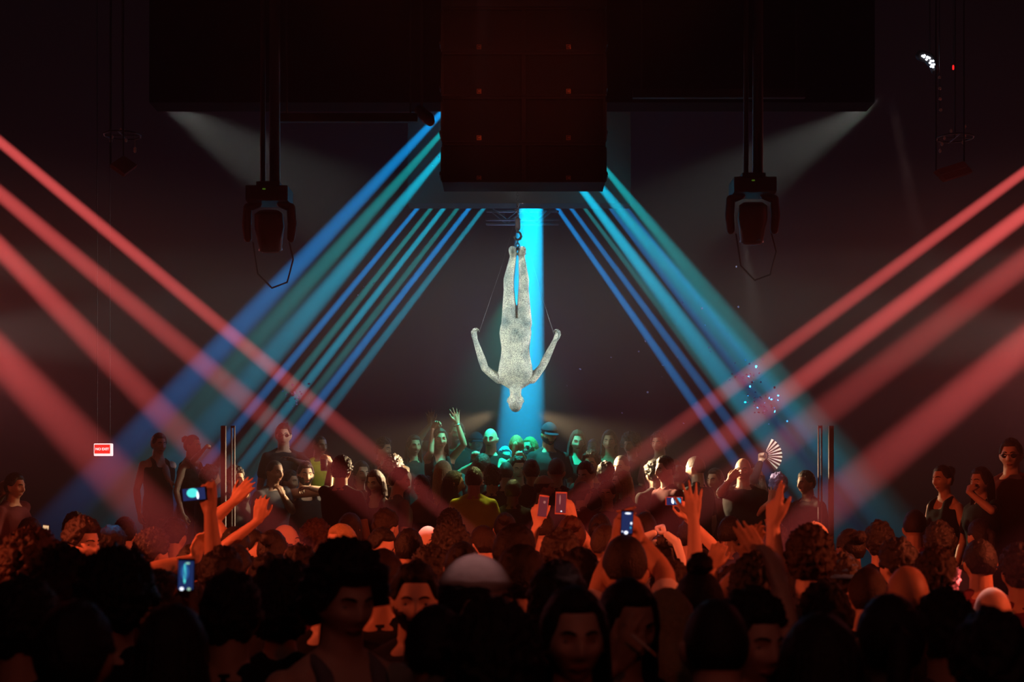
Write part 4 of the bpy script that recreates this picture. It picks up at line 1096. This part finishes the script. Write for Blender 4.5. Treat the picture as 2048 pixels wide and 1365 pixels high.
person(1556, 973, 13.5, -160, F1, True, 'light', 'messy', 'lilac', 'tee', 'charcoal', 'woman with lilac curls and a hand raised beside her head',
       L=0, R=dict(w=(1541, 1003, -0.3), t=(1547, 975, -0.3), n=(0, 1, 0), curl=0.1, spread=0.3))
person(1430, 962, 14.2, -40, F1, True, 'tan', 'long', 'auburn', 'tee', 'maroon', 'woman with long reddish hair between the two shaved heads', L=0, R=0)
person(1612, 968, 13.4, -60, F1, False, 'dark', 'short', 'black', 'tee', 'black', 'man in black beside the right posts', L=0, R=0)
person(470, 960, 13.5, 60, F1, False, 'tan', 'messy', 'black', 'tee', 'black', 'man in black by the left posts with one hand held out',
       L=0, R=dict(w=(492, 975, -0.4), t=(475, 982, -0.5), n=(0, 0, -1), curl=0.2, spread=0.4))
person(722, 948, 14.4, 30, F1, True, 'light', 'long', 'brown', 'tee', 'maroon', 'woman with long brown hair in the dark behind the black t-shirt', L=0, R=0)
person(580, 965, 14.6, 60, F1, False, 'tan', 'short', 'black', 'tee', 'black', 'man in shadow between the shaved head and the bearded man in the vest', L=0, R=0)
person(420, 958, 14.0, 120, F1, False, 'tan', 'messy', 'black', 'tee', 'navy', 'man in dark blue shirt in the haze left of the posts', L=0, R=0)

# dark terrace at the right, people watching
person(2022, 912, 11.0, -30, F3, False, 'light', 'short', 'black', 'tee', 'maroon', 'tall man watching from the dark terrace at the right edge', L=0, R=0, glasses=True)
person(1962, 965, 10.8, -60, F3, True, 'tan', 'long', 'brown', 'tee', 'black', 'woman with long hair on the dark terrace raising her hand to her mouth',
       L=0, R=dict(w=(1938, 985, -0.2), t=(1945, 968, -0.15), n=(0.5, 0.5, 0), curl=0.4))
person(1885, 960, 11.2, -60, F3, True, 'tan', 'bun', 'black', 'tank', 'black', 'woman with a bun on the dark terrace, nearest the red beam', L=0, R=0)
person(30, 975, 12.4, 70, 0.55, False, 'tan', 'short', 'black', 'tee', 'maroon', 'man with raised fist at the left edge below the lowest red beam',
       L=0, R=dict(w=(8, 985, 0), t=(4, 955, 0), n=(0, 1, 0), curl=0.8), scale=1.0)

# red lit rows on the floor
person(165, 1090, 7.85, 62, 0, False, 'light', 'curly', 'brown', 'tee', 'maroon', 'man with thick curly hair in profile facing right, left of the blue-lit hair', L=0, R=0, voxel=0.0062)
person(222, 1098, 8.8, 150, 0, False, 'tan', 'messy', 'black', 'tee', 'black', 'dark head with blue light on its hair, right of the curly profile', L=0, R=0)
person(305, 1110, 7.95, 140, 0, False, 'tan', 'curly', 'brown', 'tee', 'maroon', 'curly haired dancer seen from behind, left of the raised arm with the phone', L=0, R=0)
person(62, 1145, 5.6, 150, 0, True, 'light', 'afro', 'auburn', 'tee', 'maroon', 'woman with big reddish curls and one arm stretched right',
       L=dict(w=(195, 1137, 0.1), e=(118, 1130, 0.05), t=(250, 1138, 0.1), n=(0, 0, -1), curl=0.3), R=0)
person(443, 1160, 6.0, 168, 0, False, 'tan', 'messy', 'black', 'tee', 'black', 'man raising a phone sideways in both hands above the left crowd', voxel=0.0065,
       R=dict(w=(420, 1022, 0.0), e=(430, 1150, 0.0), t=(408, 965, 0.0), n=(0, 1, 0), fingers=[0.5, 0.5, 0.5, 0.5], thumb=0.3, side=-1), L=0)
person(470, 1100, 8.3, 165, 0, False, 'tan', 'short', 'black', 'tee', 'black', 'man reaching an open hand up to the right beside the raised phone', voxel=0.0065,
       R=0, L=dict(w=(468, 1003, 0.1), e=(425, 1040, 0.1), t=(504, 962, 0.1), n=(0.2, 1, 0), curl=0.05, spread=0.1, side=1))
person(545, 1105, 8.0, 172, 0, True, 'tan', 'bun', 'black', 'tee', 'black', 'woman with a bun raising one rounded hand below the shaved man with hand at chin', voxel=0.0065,
       R=dict(w=(516, 1042, 0.1), t=(525, 990, 0.1), n=(0, 1, 0), curl=0.18, side=-1), L=0)
person(508, 1106, 8.75, 55, 0, False, 'light', 'undercut', 'black', 'tee', 'black', 'man with sharp short haircut in profile facing right, face brightly red', L=0, R=0, beard=True, voxel=0.0062)
person(570, 1083, 10.1, 96, 0, False, 'light', 'bald', 'black', 'tee', 'maroon', 'bald bearded man in profile facing right', beard=True, L=0, R=0, voxel=0.0062)
person(632, 1085, 10.3, 160, 0, True, 'tan', 'afro', 'auburn', 'tee', 'black', 'person with bushy auburn curls and a hand at the side of the head', voxel=0.0065,
       R=dict(w=(606, 1118, -0.1), t=(597, 1092, -0.1), n=(0.8, 0.3, 0), curl=0.4), L=0)
person(682, 1090, 8.9, -50, 0, True, 'light', 'bob', 'blond', 'tee', 'maroon', 'woman with light bob, face glowing red, turned left', L=0, R=0, voxel=0.0062)
person(772, 1058, 10.2, 140, 0, False, 'light', 'quiff', 'brown', 'tee', 'maroon', 'tall man with swept-back hair and lit ear, facing away right', L=0, R=0, voxel=0.0062)
person(762, 1098, 8.85, 42, 0, False, 'light', 'short', 'black', 'tee', 'navy', 'man looking down to the right below the swept-back hair', hpitch=15, L=0, R=0, voxel=0.0062)
person(818, 1102, 8.6, 175, 0, False, 'tan', 'short', 'black', 'tee', 'black', 'short haired man seen from behind left of the blazing white head', L=0, R=0)
person(856, 1086, 9.8, 40, 0, False, 'light', 'bald', 'grey', 'tee', 'black', 'person with a pale head blazing white-pink in a beam', L=0, R=0)
person(902, 1100, 8.3, 178, 0, True, 'tan', 'afro', 'black', 'tee', 'black', 'wide dark curly head left of the lit ear', L=0, R=0)
person(966, 1092, 9.4, -150, 0, False, 'light', 'short', 'brown', 'tee', 'black', 'man with brown hair facing away, ear and neck lit red', L=0, R=0)
person(1142, 1076, 8.5, 178, 0, True, 'light', 'bun', 'auburn', 'tee', 'black', 'woman with loose auburn bun holding up two phones', voxel=0.0062, hyaw=10,
       R=dict(w=(1076, 1046, 0.1), e=(1052, 1115, 0.0), t=(1072, 1000, 0.1), n=(0.25, 1, 0), fingers=[0.4, 0.55, 0.6, 0.65], thumb=0.9), L=dict(w=(1146, 1036, 0.1), e=(1180, 1100, 0.0), t=(1134, 1000, 0.1), n=(-0.5, 0.8, 0), fingers=[0.3, 0.35, 0.35, 0.35]))
o_two = len(PEND) - 1
person(1031, 1112, 6.3, 140, 0, False, 'light', 'short', 'black', 'tee', 'charcoal', 'man with dark hair and bare neck, left of the curly topped man', L=0, R=0)
person(1121, 1117, 6.9, 150, 0, False, 'light', 'messy', 'brown', 'tee', 'grey', 'man with curly top and shaved neck, below the woman with two phones', L=0, R=0)
person(1250, 1148, 5.35, 178, 0, False, 'tan', 'undercut', 'black', 'tee', 'white', 'man with undercut holding a phone upright over his head with both hands', voxel=0.0065,
       R=dict(w=(1232, 1085, 0.25), e=(1196, 1185, 0.05), t=(1240, 1035, 0.2), n=(0.9, 0.3, 0), fingers=[0.2, 0.2, 0.25, 0.3]), L=dict(w=(1283, 1082, 0.25), e=(1330, 1150, 0.1), t=(1268, 1040, 0.2), n=(-0.9, 0.3, 0), fingers=[0.2, 0.2, 0.25, 0.3]))
o_photo = len(PEND) - 1
person(1330, 1110, 8.2, 165, 0, True, 'light', 'bun', 'brown', 'tee', 'white', 'woman with pink-white headscarf tied around dark hair', R=0, L=dict(w=(1376, 1038, -0.1), t=(1362, 998, -0.15), n=(-0.6, 0.6, 0), curl=0.4), voxel=0.0065)
o_scarf = len(PEND) - 1
person(1340, 1175, 6.35, 176, 0, False, 'light', 'messy', 'brown', 'tee', 'black', 'man in front of the headscarf reaching a wide open hand straight up', voxel=0.0062,
       L=dict(w=(1387, 1035, 0.0), e=(1392, 1165, 0.0), t=(1386, 965, 0.0), n=(0.0, 1, 0), curl=0.03, spread=0.25, thumb=0.95), R=0)
person(1470, 1192, 6.2, 178, 0, True, 'tan', 'messy', 'brown', 'tee', 'maroon', 'woman raising her wrist with a watch between the open hand and the clapping hands', voxel=0.0062,
       R=dict(w=(1422, 1136, 0.0), e=(1442, 1215, 0.0), t=(1446, 1078, 0.0), n=(0.1, 1, 0), curl=0.30, side=-1), L=0)
o_watch = len(PEND) - 1
person(1620, 1128, 5.6, 172, 0, False, 'light', 'curly', 'brown', 'tee', 'grey', 'broad man in pale grey t-shirt seen from behind, one arm up with two fingers pointing', voxel=0.0065,
       R=dict(w=(1546, 1052, 0.05), e=(1552, 1165, 0.0), t=(1550, 985, 0.05), n=(0.8, 0.6, 0), fingers=[0.02, 0.05, 0.5, 0.6], spread=0.02, thumb=0.5), L=0)
person(1512, 1190, 5.0, 178, 0, False, 'tan', 'curly', 'black', 'tee', 'black', 'curly haired man clapping above his head, right of centre', voxel=0.0062,
       R=dict(w=(1492, 1132, 0.16), e=(1448, 1190, 0.1), t=(1512, 1068, 0.14), n=(0.5, -0.7, 0), curl=0.04, spread=0.02, side=-1), L=dict(w=(1522, 1128, 0.05), e=(1560, 1215, 0.02), t=(1494, 1066, 0.05), n=(-0.2, 1, 0), curl=0.05, spread=0.04, thumb=0.5))
person(1688, 1162, 6.9, 178, 0, False, 'tan', 'messy', 'black', 'tee', 'charcoal', 'man in bright blue cap at the right', cap='blue', capyaw=180, L=0, R=0)
person(1628, 1092, 8.4, -170, 0, False, 'tan', 'short', 'black', 'tee', 'black', 'man in pale blue-lit cap near the right posts', cap='cream', capyaw=180, L=0, R=0)
person(1795, 1133, 6.9, -150, 0, False, 'light', 'messy', 'black', 'tee', 'black', 'dark haired man facing away above the bald head', L=0, R=0)
person(1736, 1196, 5.5, 172, 0, False, 'light', 'buzz', 'brown', 'tee', 'black', 'man with close-cropped sides left of the shiny bald head', L=0, R=0)
person(1815, 1196, 5.1, 178, 0, False, 'tan', 'bald', 'black', 'tee', 'black', 'bald man seen from behind, scalp shining red', L=0, R=0)
person(1872, 1165, 6.0, 178, 0, True, 'tan', 'curly', 'brown', 'tee', 'maroon', 'curly brown head right of the shiny bald man', L=0, R=0)
person(1880, 1090, 8.6, 170, 0, False, 'tan', 'messy', 'black', 'tee', 'navy', 'dark head with a blue glint behind the curly brown head', L=0, R=0)
person(1758, 1088, 9.0, 175, 0, True, 'tan', 'messy', 'black', 'tee', 'navy', 'dark head in blue shadow above the cropped sides', L=0, R=0)
person(1985, 1232, 5.35, 176, 0, False, 'light', 'bald', 'grey', 'tee', 'charcoal', 'person whose bald head glows white in a beam, lower right', L=0, R=0)
person(1960, 1130, 7.3, 176, 0, False, 'tan', 'short', 'black', 'tee', 'maroon', 'dark figure in red haze above the glowing bald head', L=0, R=0)
person(2040, 1150, 6.6, 176, 0, False, 'tan', 'curly', 'black', 'tee', 'maroon', 'dark curly figure at the right edge above the glowing bald head', L=0, R=0)
person(385, 1142, 7.0, 176, 0, False, 'tan', 'short', 'black', 'tee', 'black', 'man cupping bright orange hands around a small light', voxel=0.0065,
       R=dict(w=(392, 1118, -0.1), t=(400, 1080, -0.1), n=(0.7, -0.5, 0), curl=0.3), L=dict(w=(452, 1152, -0.2), e=(440, 1210, 0), t=(446, 1085, -0.2), n=(-0.8, 0.2, 0), curl=0.1))

# nearest rows, mostly black against the light
person(690, 1203, 3.95, 32, 0, False, 'light', 'afro', 'black', 'tank', 'grey', 'young man with a mop of dark hair in a pale tank top, face turned right', hpitch=8, L=0, R=0, voxel=0.0075)
person(831, 1206, 4.75, 4, 0, False, 'light', 'quiff', 'black', 'tee', 'charcoal', 'man with moustache facing the camera from the dark crowd', beard=True, L=0, R=0, voxel=0.0062)
person(950, 1205, 3.95, 130, 0, False, 'light', 'short', 'black', 'tee', 'grey', 'man in plain white cap, face turned right, in the near rows', hyaw=-40, cap='white', brim=False, capyaw=180, L=0, R=0)
person(765, 1168, 5.35, 178, 0, False, 'tan', 'short', 'brown', 'tee', 'black', 'short haired head between the mop of dark hair and the moustache', L=0, R=0)
person(1042, 1168, 4.9, 150, 0, False, 'light', 'short', 'black', 'tee', 'black', 'dark head right of the white cap', L=0, R=0)
person(1115, 1213, 4.25, 165, 0, False, 'light', 'messy', 'black', 'tee', 'white', 'dark haired man in white t-shirt seen from behind, centre of the near rows', L=0, R=0)
person(1148, 1278, 3.5, 8, 0, True, 'light', 'long', 'black', 'tee', 'black', 'woman looking at the camera from the lower centre', L=0, R=0, voxel=0.0070)
person(1255, 1252, 3.85, 20, 0, True, 'tan', 'bob', 'black', 'tee', 'black', 'woman holding a cigarette before her face', hpitch=8, voxel=0.0062,
       L=dict(w=(1235, 1330, -0.25), t=(1262, 1285, -0.28), n=(0.3, 0.6, 0.2), fingers=[0.2, 0.25, 0.6, 0.7], side=1), R=0)
o_cig = len(PEND) - 1
person(1335, 1262, 3.9, 178, 0, True, 'light', 'longwavy', 'blond', 'tee', 'black', 'woman with long blond hair seen from behind in the near rows', L=0, R=0)
person(1398, 1218, 4.4, 178, 0, True, 'tan', 'topbun', 'black', 'tee', 'black', 'woman with a round topknot seen from behind', L=0, R=0)
person(1432, 1300, 3.35, 178, 0, False, 'light', 'buzz', 'black', 'tee', 'black', 'big cropped head at the bottom, ear edged red, right of the blond hair', L=0, R=0)
person(1503, 1290, 3.75, 28, 0, False, 'light', 'curly', 'black', 'tee', 'black', 'curly haired man with lit cheek beside a raised bare arm', voxel=0.0075, L=0,
       R=dict(w=(1560, 1175, 0.05), e=(1575, 1300, 0.0), t=(1545, 1110, 0.1), n=(-0.5, 0.5, 0), curl=0.2))
person(1780, 1290, 3.55, 176, 0, True, 'tan', 'ponytail', 'black', 'tee', 'black', 'woman with curly ponytail, large dark head at the lower right', L=0, R=0)
person(1985, 1345, 3.3, 178, 0, False, 'tan', 'messy', 'black', 'tee', 'black', 'large black silhouette of a head in the lower right corner', L=0, R=0)
person(232, 1208, 4.4, 178, 0, False, 'tan', 'afro', 'black', 'tee', 'black', 'big round dark head left of the glowing upright phone', L=0, R=0)
person(320, 1222, 4.75, 172, 0, True, 'tan', 'messy', 'black', 'tee', 'black', 'woman holding up a glowing phone at the left', L=dict(w=(392, 1232, -0.28), t=(376, 1172, -0.28), n=(-0.4, -1, 0), fingers=[0.5, 0.5, 0.5, 0.5]), R=0, voxel=0.007)
o_glow = len(PEND) - 1
person(462, 1240, 4.1, 178, 0, False, 'tan', 'messy', 'black', 'tee', 'black', 'broad dark head in front of the raised arm at the left', L=0, R=0)
person(565, 1225, 4.3, 176, 0, True, 'tan', 'afro', 'black', 'tee', 'black', 'bushy dark head left of the pale tank top', L=0, R=0)
person(120, 1185, 4.7, 165, 0, False, 'tan', 'curly', 'black', 'tee', 'maroon', 'dark curly head in front of the big reddish curls', L=0, R=0)
person(48, 1262, 3.7, 176, 0, False, 'tan', 'messy', 'black', 'tee', 'black', 'dark messy head in the lower left corner', L=0, R=0)
person(150, 1322, 3.2, 178, 0, False, 'tan', 'short', 'black', 'tee', 'black', 'low dark head at the bottom left below the red light stick', L=0, R=0)
person(345, 1315, 3.3, 178, 0, True, 'tan', 'long', 'black', 'tee', 'black', 'long haired silhouette at the bottom left', L=0, R=0)
person(872, 1308, 3.6, 178, 0, False, 'tan', 'short', 'black', 'tee', 'black', 'short haired silhouette below the moustached man', L=0, R=0)
person(985, 1345, 3.15, 178, 0, False, 'tan', 'afro', 'black', 'tee', 'black', 'largest black round head at the bottom centre, below the white cap', L=0, R=0)
person(1650, 1245, 4.6, 176, 0, False, 'dark', 'messy', 'black', 'tee', 'black', 'dark head right of the pale grey t-shirt, left of the small green screen', L=0, R=0)
person(1640, 1350, 3.3, 178, 0, True, 'tan', 'long', 'black', 'tee', 'black', 'long haired silhouette at the bottom right of the raised bare arm', L=0, R=0)
person(1890, 1275, 4.2, 178, 0, False, 'tan', 'curly', 'brown', 'tee', 'maroon', 'curly head between the ponytail and the lower right silhouette', L=0, R=0)
# dark dancers filling the floor between the lit rows
fill = [(470, 1140, 7.0), (600, 1150, 6.6), (655, 1130, 7.2), (860, 1150, 6.9), (925, 1140, 6.3), (1210, 1100, 8.2), (1290, 1060, 10.6), (1380, 1080, 9.9), (1460, 1070, 10.4),
        (1550, 1085, 9.8), (700, 1062, 10.9), (900, 1058, 11.2), (1010, 1060, 10.9), (1085, 1066, 10.3), (1200, 1062, 10.8), (350, 1075, 10.2), (250, 1070, 10.8), (150, 1062, 11.2), (60, 1072, 10.4), (660, 1190, 5.2),
        (1700, 1100, 8.5), (1830, 1060, 10.6), (1960, 1075, 9.9), (1160, 1165, 5.6), (1405, 1150, 7.1), (540, 1180, 5.6)]
kinds = [('short', 'black', False), ('messy', 'black', False), ('long', 'brown', True), ('curly', 'black', False), ('bun', 'black', True), ('undercut', 'brown', False), ('ponytail', 'brown', True), ('quiff', 'black', False)]
near = ['left of the raised phone arm', 'below the bald bearded profile', 'below the light bob', 'in front of the blazing white head', 'left of the white cap', 'left of the undercut and his phone', 'behind the headscarf', 'behind the wide open hand',
        'behind the clapping hands', 'below the lilac curls', 'behind the swept-back hair', 'below the long shiny black hair', 'below the yellow-green t-shirt', 'below the cream cap', 'below the red-tinted man', 'below the left posts', 'below the NO EXIT sign',
        'behind the thick curly profile', 'near the left edge under the lowest beam', 'behind the pale tank top', 'behind the blue cap', 'under the right beams', 'below the terrace watchers', 'below the curly topped man', 'beside the raised watch', 'in front of the sharp haircut']
words = {'short': 'short dark hair', 'messy': 'tousled dark hair', 'long': 'long brown hair', 'curly': 'dark curls', 'bun': 'a dark bun', 'undercut': 'shaved neck', 'ponytail': 'brown ponytail', 'quiff': 'high dark quiff'}
for i, (x, y, Y) in enumerate(fill):
    hs, hc, fm = kinds[i % 8]; tc = ('black', 'maroon', 'charcoal', 'navy', 'black')[i % 5]
    person(x, y, Y, 180 + rnd.uniform(-25, 25), 0, fm, ('tan', 'light', 'dark')[i % 3], hs, hc, 'tee', tc, 'dancer with %s seen from behind, %s' % (words[hs], near[i]), L=0, R=i % 2, face=False)

build_people()
o_wave, o_shade, o_fan, o_two, o_photo, o_scarf, o_watch, o_cig, o_glow = (PEOPLE[i] for i in (o_wave, o_shade, o_fan, o_two, o_photo, o_scarf, o_watch, o_cig, o_glow))

# ------------------------------------------------------------------ things people hold
M_PHONE = mat('phone_black', (0.012, 0.012, 0.014), 0.3, 0.5)
M_PHONE_R = mat('phone_rose', (0.65, 0.32, 0.28), 0.35, 0.5)
def scr(name, col, st): return mat(name, (0.01, 0.01, 0.012), 0.2, 0.5, emit=(col, st))
S_DARK = scr('screen_night', (0.02, 0.04, 0.16), 0.6); S_BLUE = scr('screen_blue', (0.05, 0.45, 0.75), 0.9); S_CYAN = scr('screen_cyan', (0.1, 0.9, 0.85), 1.0)
S_WHITE = scr('screen_white', (0.8, 0.85, 1.0), 1.6); S_REDD = scr('screen_dim_red', (0.20, 0.03, 0.04), 0.6); S_GREEN = scr('screen_green', (0.45, 0.95, 0.70), 0.8); S_WARM = scr('screen_warm', (1.0, 0.62, 0.32), 0.8)
def phone(x, y, Y, w_px, h_px, rot, label, body, base, patches, yaw=0.0, pitch=0.0):
    k = Y / FPX; c = at(x, y, Y); o = empty('phone', c, (pitch, rot, yaw))
    tag(o, label, 'phone')
    W_, H_ = w_px * k, h_px * k; rim = 0.06 * min(W_, H_); lo = H_ * 0.07 if H_ > W_ else rim; si = rim if H_ > W_ else W_ * 0.07
    box('phone_case', (0, 0.005, 0), (W_, 0.009, H_), body, 0.003, o)
    sc_ = box('screen', (0, -0.0005, 0), (W_ - 2 * si, 0.003, H_ - 2 * lo), base, 0, o)
    for (px_, pz_, pw, ph, m) in patches:
        s = Soup(); V = []; n = 14
        for i in range(n):
            a = 2 * PI * i / n; V.append((px_ * W_ + math.cos(a) * pw * W_ / 2, -0.0022, pz_ * H_ + math.sin(a) * ph * H_ / 2))
        V += [(a_, -0.0032, c_) for a_, _, c_ in V]
        s.add(V, [tuple(range(n - 1, -1, -1)), tuple(range(n, 2 * n))] + [(i, (i + 1) % n, n + (i + 1) % n, n + i) for i in range(n)])
        soup_obj('screen_picture', s, m, sc_, False)
    return o
phone(372, 1151, 4.36, 34, 66, 0.03, 'upright black phone filming the cyan beam, its screen glowing blue, at the left', M_PHONE, S_DARK, [(-0.05, 0.10, 0.5, 0.5, scr('screen_deep', (0.03, 0.14, 0.45), 0.6)), (-0.06, 0.05, 0.16, 0.62, S_CYAN), (0.1, 0.36, 0.25, 0.05, S_GREEN), (-0.22, -0.42, 0.24, 0.10, S_WHITE), (0.2, -0.42, 0.2, 0.09, scr('screen_pale', (0.5, 0.8, 0.6), 0.7))])
phone(1254, 1046, 5.4, 25, 50, 0.04, 'phone held upright by the man with the undercut, dark blue screen with white spots', M_PHONE, S_DARK, [(0.05, 0.37, 0.5, 0.07, S_WHITE), (-0.05, -0.40, 0.32, 0.14, S_WHITE), (0.34, -0.02, 0.16, 0.10, S_WHITE), (0.3, -0.2, 0.12, 0.08, S_BLUE), (-0.35, -0.36, 0.12, 0.04, S_WHITE)])
phone(1122, 1007, 8.35, 23, 45, 0.04, 'rose coloured phone held upright with a dark red screen', M_PHONE_R, S_REDD, [(-0.1, 0.15, 0.12, 0.45, scr('screen_rose', (0.9, 0.3, 0.25), 0.4)), (0.05, -0.36, 0.13, 0.06, S_WHITE)])
phone(1086, 1014, 8.35, 20, 46, 0.12, 'pink phone gripped in the hand left of the rose coloured phone', M_PHONE_R, S_REDD, [(0.1, 0.2, 0.25, 0.12, scr('screen_rose', (0.9, 0.3, 0.25), 0.4))])
phone(1348, 1003, 8.0, 34, 17, 0.0, 'phone held sideways with a bright blue picture, left of the wide open hand', M_PHONE_R, S_DARK, [(0.22, 0.0, 0.38, 0.85, S_BLUE), (-0.10, 0.05, 0.13, 0.7, S_WHITE), (-0.05, -0.1, 0.1, 0.5, S_WHITE)])
phone(388, 989, 5.98, 52, 27, -0.10, 'phone held sideways at the top of the raised arm with cyan light on its screen', M_PHONE, S_DARK, [(-0.05, 0.1, 0.45, 0.7, S_CYAN), (0.14, -0.1, 0.10, 0.6, S_WHITE)])
phone(1686, 1244, 5.6, 12, 22, 0.45, 'small tilted screen with a pale green page right of the grey t-shirt', M_PHONE, S_GREEN, [(-0.1, 0.36, 0.5, 0.15, scr('screen_leaf', (0.1, 0.6, 0.35), 0.6))])
phone(91, 1062, 8.6, 13, 24, 0.1, 'small phone with warm white screen at the left, above the reddish curls', M_PHONE, S_WARM, [(0.0, -0.1, 0.5, 0.3, scr('screen_sand', (0.7, 0.5, 0.35), 0.5))])

o = empty('light_torch', at(453, 1158, 6.7)); tag(o, 'small blazing torch light held in orange-lit hands', 'torch')
s = Soup(); s.cap((0, 0.01, -0.06), (0, 0.0, 0.0), 0.018, 0.018); soup_obj('handle', s, M_PHONE, o)
s = Soup(); s.ell((0, -0.02, 0.0), (0.019, 0.012, 0.024)); soup_obj('bulb', s, mat('torch_glow', (1, 0.8, 0.6), 0.3, 0.5, emit=((1.0, 0.62, 0.42), 9.0)), o)
o = empty('light_stick', at(138, 1275, 4.3), (0, 1.15, 0)); tag(o, 'short red light stick glowing at the lower left', 'light stick')
s = Soup(); s.cap((0, 0, -0.022), (0, 0, 0.022), 0.0125, 0.0125); soup_obj('tube', s, mat('stick_glow', (0.8, 0.03, 0.03), 0.3, 0.5, emit=((1.0, 0.02, 0.015), 2.5)), o)
s = Soup(); s.cap((0, 0, 0.03), (0, 0, 0.10), 0.014, 0.012); soup_obj('grip', s, mat('stick_grip', (0.4, 0.05, 0.05), 0.5, 0.3), o)

# folding fan
Y = 13.95; c = at(1527, 912, Y); k = Y / FPX
o = empty('folding_fan', c); tag(o, 'pale folding fan held up over the platform by a woman in black sleeves', 'fan')
M_FAN = mat('fan_cloth', (0.72, 0.72, 0.66), 0.7, 0.2, 0.1, 40); M_FAND = mat('fan_cloth_dark', (0.10, 0.06, 0.07), 0.8, 0.1)
N = 18; a0, a1 = math.radians(64), math.radians(-52)
for i in range(N):
    p, q = a0 + (a1 - a0) * i / N, a0 + (a1 - a0) * (i + 1) / N
    r0, r1 = 10 * k, 37.5 * k; z = 0.008
    V = []
    for (a, dy) in ((p, -z if i % 2 else z), (q, z if i % 2 else -z)):
        for r in (r0, r1):
            for th in (0, 0.0015): V.append((math.cos(a) * r, dy + th, math.sin(a) * r))
    s = Soup(); s.add(V, [(0, 4, 6, 2), (1, 3, 7, 5), (0, 2, 3, 1), (4, 5, 7, 6), (0, 1, 5, 4), (2, 6, 7, 3)])
    soup_obj('fan_leaf', s, M_FAN if i % 2 == 0 else M_FAND, o, False)
for i in range(0, N + 1, 3):
    a = a0 + (a1 - a0) * i / N; s = Soup(); s.cap((0, 0.003, 0), (math.cos(a) * 12 * k, 0.003, math.sin(a) * 12 * k), 0.003, 0.003, 6); soup_obj('fan_rib', s, M_FAND, o)

# drinking glass, cigarette, headscarf, bracelets and a watch
o = empty('drinking_glass', at(648, 930, 13.35)); tag(o, 'small drinking glass in the hand of the curly haired man in black', 'glass')
s = Soup(); n = 20; a = np.arange(n) * 2 * PI / n
s.loft([np.stack([np.cos(a) * r, np.sin(a) * r, np.full(n, z)], 1) for z, r in ((-0.06, 0.028), (-0.058, 0.030), (0.05, 0.036), (0.05, 0.033), (-0.05, 0.027))])
g = soup_obj('glass_body', s, mat('glass_tinted', (0.85, 0.7, 0.8), 0.05, 0.6)); g.parent = o; MATS['glass_tinted'].node_tree.nodes['Principled BSDF'].inputs['Transmission Weight'].default_value = 0.9
o = empty('cigarette', at(1286, 1292, 3.55)); tag(o, 'white cigarette in the fingers of the woman in the near rows', 'cigarette')
s = Soup(); s.cap((-0.028, 0, 0.026), (0.015, 0.0, -0.010), 0.0042, 0.0042, 8); soup_obj('paper', s, mat('cigarette_paper', (0.7, 0.66, 0.6), 0.8, 0.1), o)
s = Soup(); s.cap((0.017, 0, -0.012), (0.032, 0.0, -0.025), 0.0043, 0.0043, 8); soup_obj('filter', s, mat('cigarette_filter', (0.55, 0.28, 0.10), 0.8, 0.1), o)

def scarf(o, m):
    s = Soup(); pts = []
    for t in np.linspace(0, 2 * PI, 25):
        pts.append((0.083 * math.cos(t), -0.018 + 0.103 * math.sin(t), 1.680 + 0.030 * math.sin(t)))
    s.chain(pts, [0.019] * 25, 10); k_ = link('headscarf', smooth(s.mesh('headscarf')), o, m)
    s = Soup()
    s.chain([(0.02, 0.07, 1.76), (0.035, 0.05, 1.79), (0.0, 0.06, 1.80), (-0.01, 0.075, 1.765), (0.02, 0.07, 1.76)], [0.014] * 5)
    s.chain([(-0.03, 0.085, 1.75), (-0.085, 0.095, 1.71), (-0.115, 0.10, 1.62), (-0.13, 0.10, 1.52)], [0.022, 0.026, 0.024, 0.014])
    s.chain([(0.05, 0.085, 1.76), (0.095, 0.085, 1.74), (0.11, 0.08, 1.68)], [0.020, 0.024, 0.014])
    link('scarf_knot', smooth(s.mesh('scarf_knot')), k_, m)
scarf(o_scarf, CLOTH['white'])
def on_wrist(o, x, y, Y, dirpx, r=0.031, m=None, name='bracelet'):
    R = np.array(o.rotation_euler.to_matrix()); root = np.array(o.location); sc_ = o.scale[0]
    q = (np.array(at(x, y, Y)) - root) @ R / sc_; d = np.array((dirpx[0], 0, -dirpx[1]), float) @ R
    return bracelet(o, q, d, r, m, name)
on_wrist(o_wave, 914, 848, 15.0, (-5, -30), 0.030)
on_wrist(o_shade, 1457, 965, 13.2, (15, -20), 0.033)
on_wrist(o_two, 1074, 1052, 8.6, (0, -30), 0.029)
on_wrist(o_two, 1148, 1044, 8.6, (-6, -30), 0.028)
w_ = on_wrist(o_watch, 1424, 1140, 6.2, (5, -30), 0.031, mat('watch_strap', (0.5, 0.35, 0.25), 0.5, 0.4), 'wrist_watch')
on_wrist(o_photo, 1224, 1104, 5.55, (6, -30), 0.034, mat('bracelet_gold', (0.8, 0.5, 0.15), 0.3, 0.5, metal=0.9), 'bracelet')
